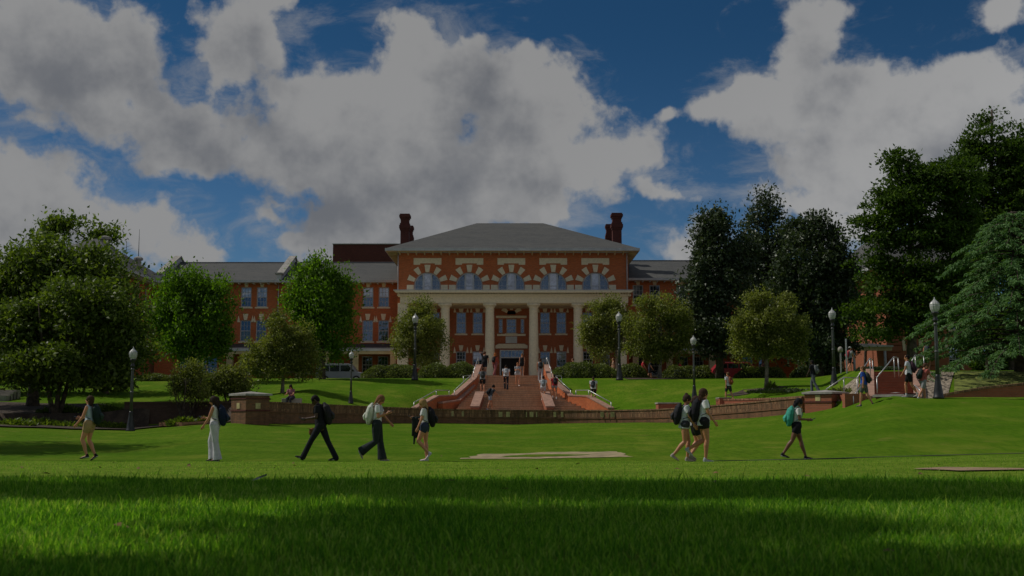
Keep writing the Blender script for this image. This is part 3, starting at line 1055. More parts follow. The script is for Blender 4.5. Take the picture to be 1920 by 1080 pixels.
evL, rdL = wing(0, 0)
xwl = X(292, DW, 600)
fw_ = lambda px, py=600: X(px, DW, py)
zw = lambda py: Z(py, DW)
WW = 1.08
holes = []; wl_ = []
for px in (460.5, 490, 689.5, 719, 575, 604, 350, 380, 400):
    wl_.append((fw_(px), zw(575.5), zw(538.5), 'u')); wl_.append((fw_(px), zw(640), zw(600.5), 'm'))
    wl_.append((fw_(px), zw(700), zw(668), 'g'))
for x, a, b_, _ in wl_: holes.append((x - WW / 2, x + WW / 2, a, b_))
m = MB(); cells_with_holes(m, xwl, xl + .39, G0, evL, DW, DW + .35, holes)
m.build('wing_wall', 'brick_facade', hall)
MB().box(xwl + .3, xl, DW + .6, DW + .65, G0, evL).build('interior', 'interior_dark', hall)
for i, (x, a, b_, k) in enumerate(wl_):
    put_window(hall, x, DW + .15, a, WW, b_ - a, 3, 2, look={'u': (1, 1, 0), 'm': (0, 2, 1), 'g': (2, 0, 2)}[k][int(abs(x) * 7.3) % 3])
    if k == 'u':
        stone(hall, MB().prism([(x - .15, b_ + .02), (x + .15, b_ + .02), (x + .25, b_ + .5), (x - .25, b_ + .5)], DW - .06, DW + .1, 'y'), 'keystone')
    if k == 'm':
        stone(hall, MB().prism([(x - .15, b_ + .02), (x + .15, b_ + .02), (x + .27, b_ + .66), (x - .27, b_ + .66)], DW - .07, DW + .1, 'y'), 'keystone')
        for s in (-1, 1):
            stone(hall, MB().prism([(x + s * .56, b_ - .2), (x + s * .86, b_ - .2), (x + s * .72, b_ + .5)][::-s], DW - .05, DW + .1, 'y'), 'quoin')


def wing_roof(xa, xb, ev, rd, parent):
    y0, y1, yr = DW - .9, DW + 13.3, DW + 6.2
    m = MB()
    m.add([(xa, y0, ev), (xb, y0, ev), (xb, yr, rd), (xa, yr, rd), (xb, y1, ev), (xa, y1, ev)], [(0, 1, 2, 3), (3, 2, 4, 5), (0, 3, 5), (1, 4, 2)])
    m.build('wing_roof', 'roof_shingle', parent)
    MB().box(xa, xb, y0 - .14, y0 - .004, ev - .2, ev + .03).build('gutter', 'trim_grey', parent)
    MB().box(xa, xb, y0, DW - .003, ev - .2, ev - .12).build('soffit', 'trim_tan', parent)
    MB().tube([(xa, yr, rd + .02), (xb, yr, rd + .02)], .09, 6).build('ridge_cap', 'roof_dark', parent)
    r = MB(); x = xa + .3
    while x < xb - .2:
        r.box(x, x + .1, y0 + .05, DW - .02, ev - .34, ev - .21); x += .75
    r.build('eave_brackets', 'trim_white', parent, kind='stuff')


wing_roof(xwl, xl - .02, evL, rdL, hall)
for px in (523, 294.5):          # fire-wall parapets crossing the wing roof
    x = X(px, DW - .9, 520)
    y0, yr, y1 = DW - .95, DW + 6.2, DW + 13
    pts = [(y0, evL - .1), (y0, evL + .62), (y0 + .75, evL + .75), (yr, rdL + .62), (y1, evL + .6), (y1, evL - .1)]
    MB().prism([(p[0], p[1]) for p in pts][::-1], x - .22, x + .22, 'x').build('parapet', 'trim_grey', hall)
    cap = MB()
    for a, b_ in ((pts[2], pts[3]), (pts[3], pts[4])):
        cap.prism([(a[0], a[1] + .01), (b_[0], b_[1] + .01), (b_[0], b_[1] + .17), (a[0], a[1] + .17)][::-1], x - .36, x + .36, 'x')
    cap.box(x - .4, x + .4, y0 - .15, y0 + .75, evL + .63, evL + .78)
    cap.build('parapet_cap', 'stone_cap', hall)
for px in (522, ):
    x = X(px, DW, 560)
    MB().tube([(x, DW - .08, evL - .1), (x, DW - .08, zw(640))], .05, 8).build('downpipe', 'trim_grey', hall, smooth=True)
# ground-floor loggias along the wings: lean-to roof on cream piers
def loggia(pxa, pxb, piers):
    y0, y1 = DW - 3.2, DW - .01
    xa, xb = X(pxa, y0, 655), X(pxb, y0, 655)
    zt, zb = Z(644.5, DW), Z(654.5, y0)
    m = MB().prism([(y0, zb), (y1, zt), (y1, zt - .12), (y0, zb - .12)], xa, xb, 'x')
    m.build('loggia_roof', 'roof_dark', hall)
    MB().box(xa + .02, xb - .02, y0 - .06, y0 + .3, zb - .5, zb - .125).build('loggia_beam', 'trim_tan', hall)
    MB().box(xa - .05, xb + .05, y0 - .16, y0 - .061, zb - .2, zb + .03).build('gutter', 'trim_grey', hall)
    for px in piers:
        x = X(px, y0, 680)
        MB().box(x - .3, x + .3, y0 - .02, y0 + .5, G0, zb - .503).build('loggia_pier', 'trim_tan', hall, bevel=.02)


loggia(410, 520, (430, 500)); loggia(655, 742, (666, 737.0)); loggia(520, 654, (560, 610))

# left pavilion with its own hipped roof
PF = 104.5
pxr = X(283, DW, 560)
pvx0, pvx1 = pxr - 9.2, pxr
m = MB(); cells_with_holes(m, pvx0, pvx1, G0, evL - .15, PF, PF + .35, [])
m.box(pvx0, pvx0 + .35, PF + .35, DW + 8, G0, evL - .15)
m.box(pvx1 - .35, pvx1, PF + .35, DW + 8, G0, evL - .15)
m.build('pavilion_wall', 'brick_facade', hall)
hip(pvx0 - 1.1, pvx1 + 1.1, PF - 1.1, DW + 9, evL - .05, X(175, 110, 450), X(175, 110, 450) + .3, PF + 6, Z(447.5, PF + 6), 'pavilion_roof', 'roof_shingle', hall)
rb = MB(); y = PF
while y < DW - 1:
    rb.box(pvx1 + .02, pvx1 + 1.0, y, y + .11, evL - .45, evL - .28); y += .7
rb.build('eave_brackets', 'trim_white', hall, kind='stuff')
for yy in (PF + 3, PF + 7.5):
    for a, b_ in ((538.5, 575.5), (600.5, 640)):
        o = put_window(hall, pvx1 + .02, yy, Z(b_, DW), WW, Z(a, DW) - Z(b_, DW), 3, 2, look=1, rz=math.pi / 2)
for yy in (PF + 1.2, PF + 10):
    MB().tube([(pvx1 + .08, yy, evL - .3), (pvx1 + .08, yy, G0)], .055, 8).build('downpipe', 'trim_grey', hall, smooth=True)
vt = MB(); vx, vy, vz = X(250, 112, 490), 113.5, Z(494, 113.5)
vt.lathe([(.3, -1.6), (.3, .3), (.46, .35), (.46, .55), (.2, .7)], 14, (vx, vy, vz)); vt.build('roof_vent', 'stone_cap', hall)
vx2 = X(194, 111, 450)
MB().lathe([(.34, -1.4), (.34, .1), (.6, .15), (.6, .38), (.2, .5)], 14, (vx2, 111.5, Z(452, 111.5))).build('roof_vent', 'stone_cap', hall)
MB().tube([(vx, vy, vz + .5), (vx, vy, Z(430, vy))], [.045, .015], 6).build('lightning_rod', 'black_iron', hall)
ax = X(234, 112, 480)
m = MB().tube([(ax, 112.4, Z(500, 112)), (ax, 112.4, Z(452, 112))], [.04, .02], 6)
for k, (dz_, l) in enumerate(((462, .55), (468, .7), (474, .45))):
    m.tube([(ax - l, 112.4, Z(dz_ + 4, 112)), (ax + l, 112.4, Z(dz_ - 4, 112))], .014, 5)
m.build('antenna', 'black_iron', hall)

# right wing and pavilion, largely behind trees
evR, rdR = wing(0, 0, True)
xwr = X(1668, DW, 600)
holes = []; wr_ = []
for px in (1197, 1228.5, 1279, 1308, 1400, 1430, 1520, 1550, 1610):
    wr_.append((fw_(px), zw(571.5), zw(534.5), 'u')); wr_.append((fw_(px), zw(640), zw(600.5), 'm')); wr_.append((fw_(px), zw(704), zw(668), 'g'))
for x, a, b_, _ in wr_: holes.append((x - WW / 2, x + WW / 2, a, b_))
m = MB(); cells_with_holes(m, xr - .39, xwr, G0, evR, DW, DW + .35, holes)
m.build('wing_wall', 'brick_facade', hall)
MB().box(xr, xwr - .3, DW + .6, DW + .65, G0, evR).build('interior', 'interior_dark', hall)
for x, a, b_, k in wr_:
    put_window(hall, x, DW + .15, a, WW, b_ - a, 3, 2, look={'u': (1, 1, 0), 'm': (0, 2, 1), 'g': (2, 0, 2)}[k][int(abs(x) * 7.3) % 3])
    if k != 'g':
        stone(hall, MB().prism([(x - .15, b_ + .02), (x + .15, b_ + .02), (x + .25, b_ + .5), (x - .25, b_ + .5)], DW - .06, DW + .1, 'y'), 'keystone')
wing_roof(xr + .02, xwr, evR, rdR, hall)
def loggiaR(pxa, pxb, piers, yt=654):
    y0, y1 = DW - 3.2, DW - .01
    xa, xb = X(pxa, y0, 655), X(pxb, y0, 655)
    zt, zb = Z(yt - 10, DW), Z(yt, y0)
    MB().prism([(y0, zb), (y1, zt), (y1, zt - .12), (y0, zb - .12)], xa, xb, 'x').build('loggia_roof', 'roof_dark', hall)
    MB().box(xa + .02, xb - .02, y0 - .06, y0 + .3, zb - .5, zb - .125).build('loggia_beam', 'trim_tan', hall)
    MB().box(xa - .05, xb + .05, y0 - .16, y0 - .061, zb - .2, zb + .03).build('gutter', 'trim_grey', hall)
    for px in piers:
        x = X(px, y0, 680)
        MB().box(x - .3, x + .3, y0 - .02, y0 + .5, G0, zb - .503).build('loggia_pier', 'trim_tan', hall, bevel=.02)


loggiaR(1186, 1590, (1192, 1256, 1336, 1503, 1580))
PR = 100.0
prx0, prx1 = X(1664, PR, 680), X(1845, PR, 680)
pzt = Z(500, PR)
fr = lambda px, py=670: X(px, PR, py)
zr_ = lambda py: Z(py, PR)
RW = [(fr(1711), zr_(714), zr_(647)), (fr(1711), zr_(618), zr_(573)), (fr(1790), zr_(700), zr_(647)), (fr(1790), zr_(618), zr_(573))]
RWW = 1.0
m = MB(); cells_with_holes(m, prx0, prx1, G0, pzt, PR, PR + .4, [(x - RWW / 2, x + RWW / 2, a, b_) for x, a, b_ in RW])
m.box(prx0, prx0 + .4, PR + .4, DW + 6, G0, pzt); m.box(prx1 - .4, prx1, PR + .4, DW + 6, G0, pzt)
m.build('pavilion_wall', 'brick_bright', hall)
MB().box(prx0 + .5, prx1 - .5, PR + .9, PR + .95, G0, pzt).build('interior', 'interior_dark', hall)
for i, (x, a, b_) in enumerate(RW):
    put_window(hall, x, PR + .2, a, RWW, b_ - a, 3, 3, look=1)
    stone(hall, MB().prism([(x - .16, b_ + .03), (x + .16, b_ + .03), (x + .27, b_ + .7), (x - .27, b_ + .7)], PR - .07, PR + .1, 'y'), 'keystone')
    for s in (-1, 1):
        stone(hall, MB().prism([(x + s * .56, b_ - .5), (x + s * .82, b_ - .5), (x + s * .9, b_ + .5), (x + s * .62, b_ + .5)][::-s], PR - .05, PR + .1, 'y'), 'quoin')
# rusticated brick courses standing proud between recessed joints
for (a, b_) in ((prx0 - .08, fr(1711) - .95), (fr(1711) + .95, fr(1752))):
    z = G0 + .3
    while z < zr_(630):
        MB().box(a, b_, PR - .13, PR + .05, z, z + .5).build('brick_band', 'brick_bright', hall, bevel=.03); z += .6
hip(prx0 - 1.1, prx1 + 1.1, PR - 1.1, DW + 8, pzt, (prx0 + prx1) / 2 - 2, (prx0 + prx1) / 2 + 2, PR + 8, pzt + 4.5, 'pavilion_roof', 'roof_shingle', hall)
# side porch left of the pavilion
sx0, sx1 = X(1596, PR - 1, 655), X(1664, PR - 1, 655) 
MB().prism([(PR - 2.2, zr_(651)), (PR + 3, zr_(640)), (PR + 3, zr_(643)), (PR - 2.2, zr_(653.2))], sx0, sx1, 'x').build('porch_roof', 'roof_dark', hall)
MB().box(sx0 + .02, sx1 - .02, PR - 2.28, PR - 2.0, zr_(660), zr_(653.4)).build('porch_beam', 'trim_tan', hall)
MB().box(sx0 - .05, sx1 + .05, PR - 2.42, PR - 2.29, zr_(653.5), zr_(650.5)).build('gutter', 'trim_white', hall)
for px in (1601, 1659):
    x = X(px, PR - 2, 680); MB().tube([(x, PR - 2.14, G0), (x, PR - 2.14, zr_(660))], .11, 10).build('porch_post', 'trim_grey', hall, smooth=True)

# dark brick block standing behind the hall
rear = empty('rear_building', (X(690, 150, 480), 150, G0), 'plain dark brick block with flat roof rising behind the left wing, beside the left chimneys', 'building')
MB().box(X(624, 148, 480), X(800, 148, 480), 148, 165, G0, Z(458, 148)).build('wall', 'brick_dark', rear)
MB().box(X(623, 148, 480), X(801, 148, 480), 147.85, 165.1, Z(458, 148) + .002, Z(456.8, 148)).build('coping', 'trim_grey', rear)
rl = MB()
zz = Z(456.8, 148)
for px in np.linspace(644, 740, 9):
    x = X(px, 149, 456); rl.tube([(x, 149.5, zz), (x, 149.5, zz + .32)], .02, 5)
rl.tube([(X(644, 149, 456), 149.5, zz + .32), (X(745, 149, 456), 149.5, zz + .32)], .025, 5)
rl.build('roof_rail', 'trim_grey', rear)

# ------------------------------------------------------------------ plaza, stairway
def flat(name, mb, mat, kind='structure'):
    o = mb.build(name, mat, None, base=(0, 0, 0)); tag(o, kind=kind); return o


flat('plaza', MB().box(-3.1, 3.3, 82.55, 88.6, G0 - .25, G0 + .012), 'concrete')
flat('plaza', MB().box(-14, 14, 88.61, DF - 2.3, G0 - .25, G0 + .012), 'concrete')
flat('porch_floor', MB().box(xl, xr, DF - 2.28, PY + .3, G0 - .2, G0 + .03), 'stone_pink')
flat('driveway', MB().box(-70, -14.02, 101.5, 108, G0 - .2, G0 + .02), 'asphalt')
flat('driveway', MB().box(14.02, 30, 95.5, 108, G0 - .2, G0 + .02), 'asphalt')

flat('stair_apron', MB().box(-6.4, 6.9, 70.9, 75.2, -.3, G0 - 20 * .14 + .01), 'stone_pink')
st = empty('brick_stairway', (0, 73, 0), 'broad brick stairway in two flights rising from the curved wall to the portico', 'stairs')
SXC = X(961, 78, 740)
RISE = .14
SB = G0 - 20 * RISE - .0
NL = 12
fronts = []
for k in range(NL): fronts.append((73.0 + k * .385, SB + (k + 1) * RISE))
yl = 73.0 + NL * .385
for k in range(8): fronts.append((yl + 1.5 + k * .385, SB + (NL + k + 1) * RISE))
for i, (y, z) in enumerate(fronts):
    y2 = fronts[i + 1][0] if i + 1 < len(fronts) else 82.6
    if y < yl - .01:
        wl_ = lambda q_: 3.75 - .85 * (q_ - 73) / (yl - 73)
        wr_s = lambda q_: 4.85 - 1.25 * (q_ - 73) / (yl - 73)
    else:
        wl_ = wr_s = lambda q_: 2.62
    xa0, xb0, xa1, xb1 = SXC - wl_(y), SXC + wr_s(y), SXC - wl_(y2), SXC + wr_s(y2)
    m = MB()
    # riser block and tread slab with a small nosing
    m.hexa([(xa0, y, z - RISE - .3), (xb0, y, z - RISE - .3), (xb1, y2 + .02, z - RISE - .3), (xa1, y2 + .02, z - RISE - .3),
            (xa0, y, z - .036), (xb0, y, z - .036), (xb1, y2 + .02, z - .036), (xa1, y2 + .02, z - .036)])
    s_ = m.build('riser', 'brick_riser', st)
    t_ = MB().hexa([(xa0, y - .03, z - .034), (xb0, y - .03, z - .034), (xb1, y2 + .015, z - .034), (xa1, y2 + .015, z - .034),
                    (xa0, y - .035, z), (xb0, y - .035, z), (xb1, y2 + .015, z), (xa1, y2 + .015, z)])
    t_.build('tread', 'brick_step', st, bevel=.006)


def wall_path(name, pts, width, mat, parent, cap=None, capw=.0, base_drop=2.0, side=None):
    """a masonry wall following a list of (x, y, ztop); with a coping part"""
    P = [Vector(p) for p in pts]
    def offs(P, w):
        out = []
        for i, p in enumerate(P):
            t = Vector((0, 0))
            if i > 0: t += (P[i].xy - P[i - 1].xy).normalized()
            if i < len(P) - 1: t += (P[i + 1].xy - P[i].xy).normalized()
            t.normalize(); nrm = Vector((-t.y, t.x))
            out.append((p.xy + nrm * w / 2, p.xy - nrm * w / 2))
        return out
    m = MB(); O = offs(P, width)
    for i in range(len(P) - 1):
        (a, b_), (c, d_) = O[i], O[i + 1]
        za, zb = P[i].z, P[i + 1].z
        ba, bb = (base_drop[i], base_drop[i + 1]) if hasattr(base_drop, '__len__') else (za - base_drop, zb - base_drop)
        m.hexa([(b_.x, b_.y, ba), (d_.x, d_.y, bb), (c.x, c.y, bb), (a.x, a.y, ba), (b_.x, b_.y, za), (d_.x, d_.y, zb), (c.x, c.y, zb), (a.x, a.y, za)])
    o = m.build(name, mat, parent)
    if cap:
        m = MB(); O = offs(P, width + capw)
        for i in range(len(P) - 1):
            (a, b_), (c, d_) = O[i], O[i + 1]
            za, zb = P[i].z + .003, P[i + 1].z + .003
            m.hexa([(b_.x, b_.y, za), (d_.x, d_.y, zb), (c.x, c.y, zb), (a.x, a.y, za), (b_.x, b_.y, za + .1), (d_.x, d_.y, zb + .1), (c.x, c.y, zb + .1), (a.x, a.y, za + .1)])
        m.build('coping', cap, parent, bevel=.01)
    return o


def rail(name, pts, parent, posts=True, mat='steel_rail', r=.028, h=.0):
    m = MB().tube(pts, r, 8)
    if posts:
        for p in pts[::1]:
            m.tube([(p[0], p[1], p[2]), (p[0], p[1], p[2] - .55)], r * .9, 6)
    return m.build(name, mat, parent, smooth=True)


for s in (-1, 1):
    q = lambda px, py, D: tuple(W(961 + s * (961 - px), py, D) )
    up = [q(898, 686, 82.6), q(888.5, 710, 79.2), q(883.5, 715.0, 77.8)]
    lowr = [q(883.0, 715, 77.7), q(851, 743, 75.2), q(818, 744, 73.8), q(776, 767, 71.2)]
    wall_path('cheek_wall', up, .36, 'brick_facade', st, 'stone_pink', .06)
    wall_path('cheek_wall', lowr, .38, 'brick_facade', st, 'stone_pink', .07)
    # stepped plinth inside the cheek
    inn = [q(886, 724, 77.6), q(858, 752, 75.0), q(826, 757, 73.4)] if s < 0 else [q(876, 727, 77.6), q(838, 755, 75.0), q(812, 759, 73.6)]
    wall_path('plinth', inn, .4, 'brick_facade', st, 'stone_pink', .05)
    # intermediate ramp block in the lower flight
    xb = SXC + s * 2.15
    z0, z1 = SB + .45, SB + 7 * RISE + .42
    wall_path('ramp_block', [(xb + s * .25, 72.6, z0 - .02), (xb, 75.3, z1), (xb, 75.75, z1 + .01)], .5, 'brick_bright', st, 'stone_pink', .1, base_drop=1.2)
    # post with lamp-like finial at the head and the handrails
    hp = q(897, 683, 82.7)
    MB().box(hp[0] - .3, hp[0] + .3, 82.62, 83.3, G0 - .3, hp[2]).build('newel', 'brick_bright', st)
    rl_ = [tuple(Vector(q(897, 686, 82.4)) + Vector((0, 0, .62))), tuple(Vector(q(888, 711, 79.2)) + Vector((0, 0, .55)))]
    rail('handrail', rl_, st)
    rl_ = [tuple(Vector(p) + Vector((0, 0, .42))) for p in (q(869, 717, 77.6), q(883, 715, 77.7), q(852, 744, 75.2))]
    rail('handrail', rl_, st)
    rl_ = [tuple(Vector(p) + Vector((0, 0, .42))) for p in (q(842, 744, 74.6), q(818, 744, 73.8), q(776, 767.5, 71.2))]
    rail('handrail', rl_, st)
    rl_ = [tuple(Vector(p) + Vector((s * .05, 0, 0))) for p in (q(898, 700, 82.1), q(921, 700, 82.3))]


# ------------------------------------------------------------------ the curved retaining wall
rw = empty('retaining_wall', (0, 70, -.5), 'long curved brown brick retaining wall between the lawn and the stairway', 'wall')
PXW = [505, 600, 700, 800, 900, 960, 1060, 1150, 1230, 1300, 1400, 1510]
PYT = [753, 757.5, 762, 766, 768, 768.5, 768.5, 768.5, 767, 763, 754.5, 743.5]
xw = np.linspace(-12.0, 14.0, 64)


def wtop(x):
    y = float(Yw(x)); px = 960 + x / y * F_PX
    return Z(float(np.interp(px, PXW, PYT)), y)


pts = [(x, float(Yw(x)) + .02, wtop(x)) for x in xw]
def seg(pts, dz0, dz1, width, name, mat, off=0.0, mode='both'):
    Q = [(p[0], p[1] + off, p[2] + dz1) for p in pts]
    return wall_path(name, Q, width, mat, rw, base_drop=[p[2] + dz0 for p in pts])
seg(pts, -2.2, -.52, .40, 'brick_body', 'brick_wall')
seg(pts, -.5180, -.455, .47, 'string_course', 'brick_wall')
seg(pts, -.453, -.075, .42, 'soldier_body', 'brick_wall')
seg(pts, -.073, 0, .50, 'coping', 'brick_soldier')
# soldier bricks standing upright along the front: real pieces, too small to pick apart one by one
sd = MB()
L = [0]
for i in range(1, len(pts)): L.append(L[-1] + math.dist(pts[i][:2], pts[i - 1][:2]))
tot_l = L[-1]; k = 0; s = .05
plaques_px = [851, 868, 940, 955, 990.0, 996.5, 1007, 1040, 1054, 1127, 1138, 1146]
rr = random.Random(4)
def at_len(s):
    i = min(len(L) - 2, max(0, int(np.searchsorted(L, s)) - 1))
    t = (s - L[i]) / (L[i + 1] - L[i])
    a, b_ = Vector(pts[i]), Vector(pts[i + 1])
    d_ = (b_ - a); d_.z = 0; d_.normalize()
    return a.lerp(b_, t), d_
while s < tot_l - .05:
    p, d_ = at_len(s)
    nrm = Vector((d_.y, -d_.x, 0)) 
    j = rr.uniform(-.006, .006)
    wv = d_ * .033
    f0 = p + nrm * (.212 + j)
    b0 = p + nrm * .19
    P8 = [f0 - wv, f0 + wv, b0 + wv, b0 - wv]
    sd.hexa([(v.x, v.y, p.z - .45) for v in P8] + [(v.x, v.y, p.z - .078) for v in P8])
    s += .078
sd.build('soldier_course', 'brick_soldier', rw, kind='stuff')
for px, wpx in ((847.5, 7), (866.5, 7), (938.5, 7), (952.5, 7), (987, 2), (996.5, 7), (1006, 2), (1041, 7), (1055, 7), (1128.5, 6), (1138, 1.6), (1148, 7)):
    y = 69.5; x = X(px, y, 777)
    y = float(Yw(x)); x = X(px, y, 777); w_ = wpx / F_PX * y / 2
    zt_ = wtop(x) - .12
    MB().box(x - w_, x + w_, y - .232, y - .2, zt_ - .31, zt_).build('stone_inset', 'stone_yellow', rw)


def pier(px, D, half, py_cap, py_base, label, insets=True):
    x = X(px, D, 760)
    zt, zb = Z(py_cap, D), Z(py_base, D)
    r = empty('brick_pier', (x, D, zb), label, 'pier', rz=R(45))
    m = MB().box(-half, half, -half, half, -.8, zt - zb - .18)
    o = m.build('shaft', 'brick_bright' if px > 1000 else 'brick_wall', r, base=(0, 0, 0), bevel=.01)
    for (z0, z1) in ((.42 * (zt - zb), .42 * (zt - zb) + .07), (.78 * (zt - zb), .78 * (zt - zb) + .06)):
        MB().box(-half - .03, half + .03, -half - .03, half + .03, z0, z1).build('band', 'brick_dark', r, base=(0, 0, 0))
    h = zt - zb - .178
    e = half + .09
    m = MB(); m.add([(-e, -e, h), (e, -e, h), (e, e, h), (-e, e, h), (-e, -e, h + .09), (e, -e, h + .09), (e, e, h + .09), (-e, e, h + .09), (0, 0, h + .2)],
                    [(3, 2, 1, 0), (0, 1, 5, 4), (1, 2, 6, 5), (2, 3, 7, 6), (3, 0, 4, 7), (4, 5, 8), (5, 6, 8), (6, 7, 8), (7, 4, 8)])
    m.build('cap', 'stone_cap', r, base=(0, 0, 0))
    if insets:
        z0 = .5 * (zt - zb)
        MB().box(-.13, .13, -half - .02, -half + .02, z0, z0 + .27).build('stone_inset', 'stone_yellow', r, base=(0, 0, 0))
        MB().box(-half - .02, -half + .02, -.13, .13, z0, z0 + .27).build('stone_inset', 'stone_yellow', r, base=(0, 0, 0))
    return r


pier(469.5, 54, .64, 735, 798, 'square brick pier with pale pyramid cap at the left end of the curved wall')
pier(1548.5, 53.5, .70, 732, 772, 'square brick pier with pale pyramid cap at the right end of the curved wall')
pier(1681, 48.5, .62, 736.5, 752, 'low brick pier with wide pale cap peeping over the right lawn crest', False)
# small piers and inner walls just behind the curved wall
def block(name, label, cat, px0, px1, pyt, D, depth, mat, cap=True, pyb=None, dip=1.2):
    x0, x1 = X(px0, D, pyt), X(px1, D, pyt); zt = Z(pyt, D)
    r = empty(name, ((x0 + x1) / 2, D, zt - dip), label, cat)
    MB().box(x0 + .05, x1 - .05, D + .05, D + depth - .05, zt - dip, zt - .09).build('brickwork', mat, r, bevel=.01)
    if cap: MB().box(x0, x1, D, D + depth, zt - .088, zt).build('cap', 'stone_cap', r, bevel=.01)
    return r


block('brick_pier', 'small low brick pier behind the curved wall, left of the three walking women', 'pier', 1233, 1274, 754.5, 65.2, 1.3, 'brick_bright')
r_ = empty('planter_wall', (X(1430, 62, 750), 62, .8), 'low red brick wall on the right slope, under the student with an orange backpack', 'wall')
wall_path('brickwork', [tuple(W(1347, 751.5, 62.6)), tuple(W(1400, 751, 60.6)), tuple(W(1460, 749.3, 58.6)), tuple(W(1520, 745.5, 56.6))], .35, 'brick_bright', r_, 'brick_soldier', .06, 1.6)
MB().box(X(1346, 62.5, 750), X(1368, 62.5, 750), 62.0, 63.0, 0, Z(747, 62.5)).build('end_pier', 'brick_bright', r_)
MB().box(X(1345, 62.5, 750), X(1369, 62.5, 750), 61.95, 63.05, Z(747, 62.5) + .002, Z(745.5, 62.5)).build('cap', 'stone_cap', r_)

# left: brick wall behind the mulch bed, low edging
lw = empty('garden_wall', (X(340, 60, 770), 60, -.2), 'long brick garden wall coloured as in tree shade, behind the mulch bed, left of the square pier', 'wall')
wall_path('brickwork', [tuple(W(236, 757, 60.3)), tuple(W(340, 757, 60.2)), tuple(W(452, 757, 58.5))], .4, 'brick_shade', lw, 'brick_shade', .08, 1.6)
le = empty('brick_edging', (X(345, 56.4, 790), 56.4, -.5), 'low brick edging along the mulch bed beside the shrubs, left of the square pier', 'edging')
wall_path('brickwork', [tuple(W(303, 792, 57.5)), tuple(W(345, 792, 56.3)), tuple(W(395, 789, 55.6)), tuple(W(432, 781, 55.2))], .3, 'brick_wall', le, None, 0, 1.0)

# right: far-right low wall, side stairway, gravel
rwall = empty('low_wall', (X(1850, 49, 740), 49, .7), 'low red brick wall rising to the right under the blue-green cedar', 'wall')
ptsr = [tuple(W(1768, 743, 50.5)), tuple(W(1800, 737, 50.3)), tuple(W(1850, 729, 50)), tuple(W(1925, 721.5, 50)), tuple(W(2000, 714, 50))]
wall_path('brickwork', ptsr, .35, 'brick_bright', rwall, 'brick_soldier', .06, 1.6)

ss = empty('side_stairway', (X(1672, 51, 750), 51, .6), 'steep red brick side steps with steel railings behind the right lawn', 'stairs')
zb0 = Z(752, 50.5); zt0 = Z(697, 56.0)
nst = 11
qa = lambda y: X(1640, y, 735)
qb = lambda y: X(1712, y, 735)
for i in range(nst):
    z = zb0 + (zt0 - zb0) * (i + 1) / nst; y = 50.5 + (56 - 50.5) * i / nst; y2 = y + .52
    MB().hexa([(qa(y), y, z - .4), (qb(y), y, z - .4), (qb(y2), y2, z - .4), (qa(y2), y2, z - .4), (qa(y), y, z - .035), (qb(y), y, z - .035), (qb(y2), y2, z - .035), (qa(y2), y2, z - .035)]).build('riser', 'brick_bright', ss)
    MB().hexa([(qa(y), y - .03, z - .033), (qb(y), y - .03, z - .033), (qb(y2), y2 - .01, z - .033), (qa(y2), y2 - .01, z - .033), (qa(y), y - .03, z), (qb(y), y - .03, z), (qb(y2), y2 - .01, z), (qa(y2), y2 - .01, z)]).build('tread', 'brick_bright', ss)
wall_path('cheek_wall', [(qa(50.3) - .2, 50.3, zb0 + .12), (qa(56.2) - .2, 56.2, zt0 + .05)], .34, 'brick_bright', ss, 'stone_pink', .04, 1.2)
wall_path('cheek_wall', [(qb(50.3) + .2, 50.3, zb0 + .1), (qb(56.2) + .2, 56.2, zt0 + .05)], .3, 'brick_bright', ss, 'stone_pink', .04, 1.2)
xa = qa(50.3)
MB().box(X(1583, 50.3, 750), xa - .42, 50.2, 50.6, zb0 - .6, Z(738, 50.3)).build('brickwork', 'brick_bright', ss)
MB().box(X(1583, 52, 740), xa - .42, 50.7, 54, zb0 - .6, Z(740, 52)).build('landing', 'brick_bright', ss)


def px_rail(pts, D0, D1=None, r=.026, post=.9, posts=None):
    n_ = len(pts)
    Q = [tuple(W(px, py, D0 if D1 is None else D0 + (D1 - D0) * i / (n_ - 1))) for i, (px, py) in enumerate(pts)]
    m = MB().tube(Q, r, 8)
    for i, q_ in enumerate(Q):
        if posts is None or i in posts:
            m.tube([q_, (q_[0], q_[1], q_[2] - post)], r * 1.0, 7)
    return m.build('handrail', 'steel_rail', ss, smooth=True)


px_rail([(1644, 708), (1676, 669), (1684, 671)], 50.8, 54.5, post=.95)
px_rail([(1600, 743), (1616, 722)], 50.2, 51.0, post=.5)
px_rail([(1607, 709), (1631, 672), (1636, 675)], 53, 56, post=1.0)
px_rail([(1549, 730), (1582, 707.5), (1607, 709)], 53, 53.6, post=.8, posts=(1, 2))
px_rail([(1710, 677), (1716, 666), (1732, 667)], 56, 57, post=1.0)
px_rail([(1715, 722), (1728, 735)], 52, 51, post=.3)


# ------------------------------------------------------------------ ground covers and paths
def px_poly(pts, fn=None):
    out = []
    for px, py in pts:
        w = ground_at(px, py); out.append((w.x, w.y))
    return out


def ragged(poly, amp, step=.3):
    r2 = random.Random(9); out = []
    for i, p in enumerate(poly):
        q_ = poly[(i + 1) % len(poly)]; L_ = math.dist(p, q_); n_ = max(1, int(L_ / step))
        for k in range(n_):
            t = k / n_; out.append((p[0] + (q_[0] - p[0]) * t + r2.uniform(-amp, amp), p[1] + (q_[1] - p[1]) * t + r2.uniform(-amp, amp)))
    return out


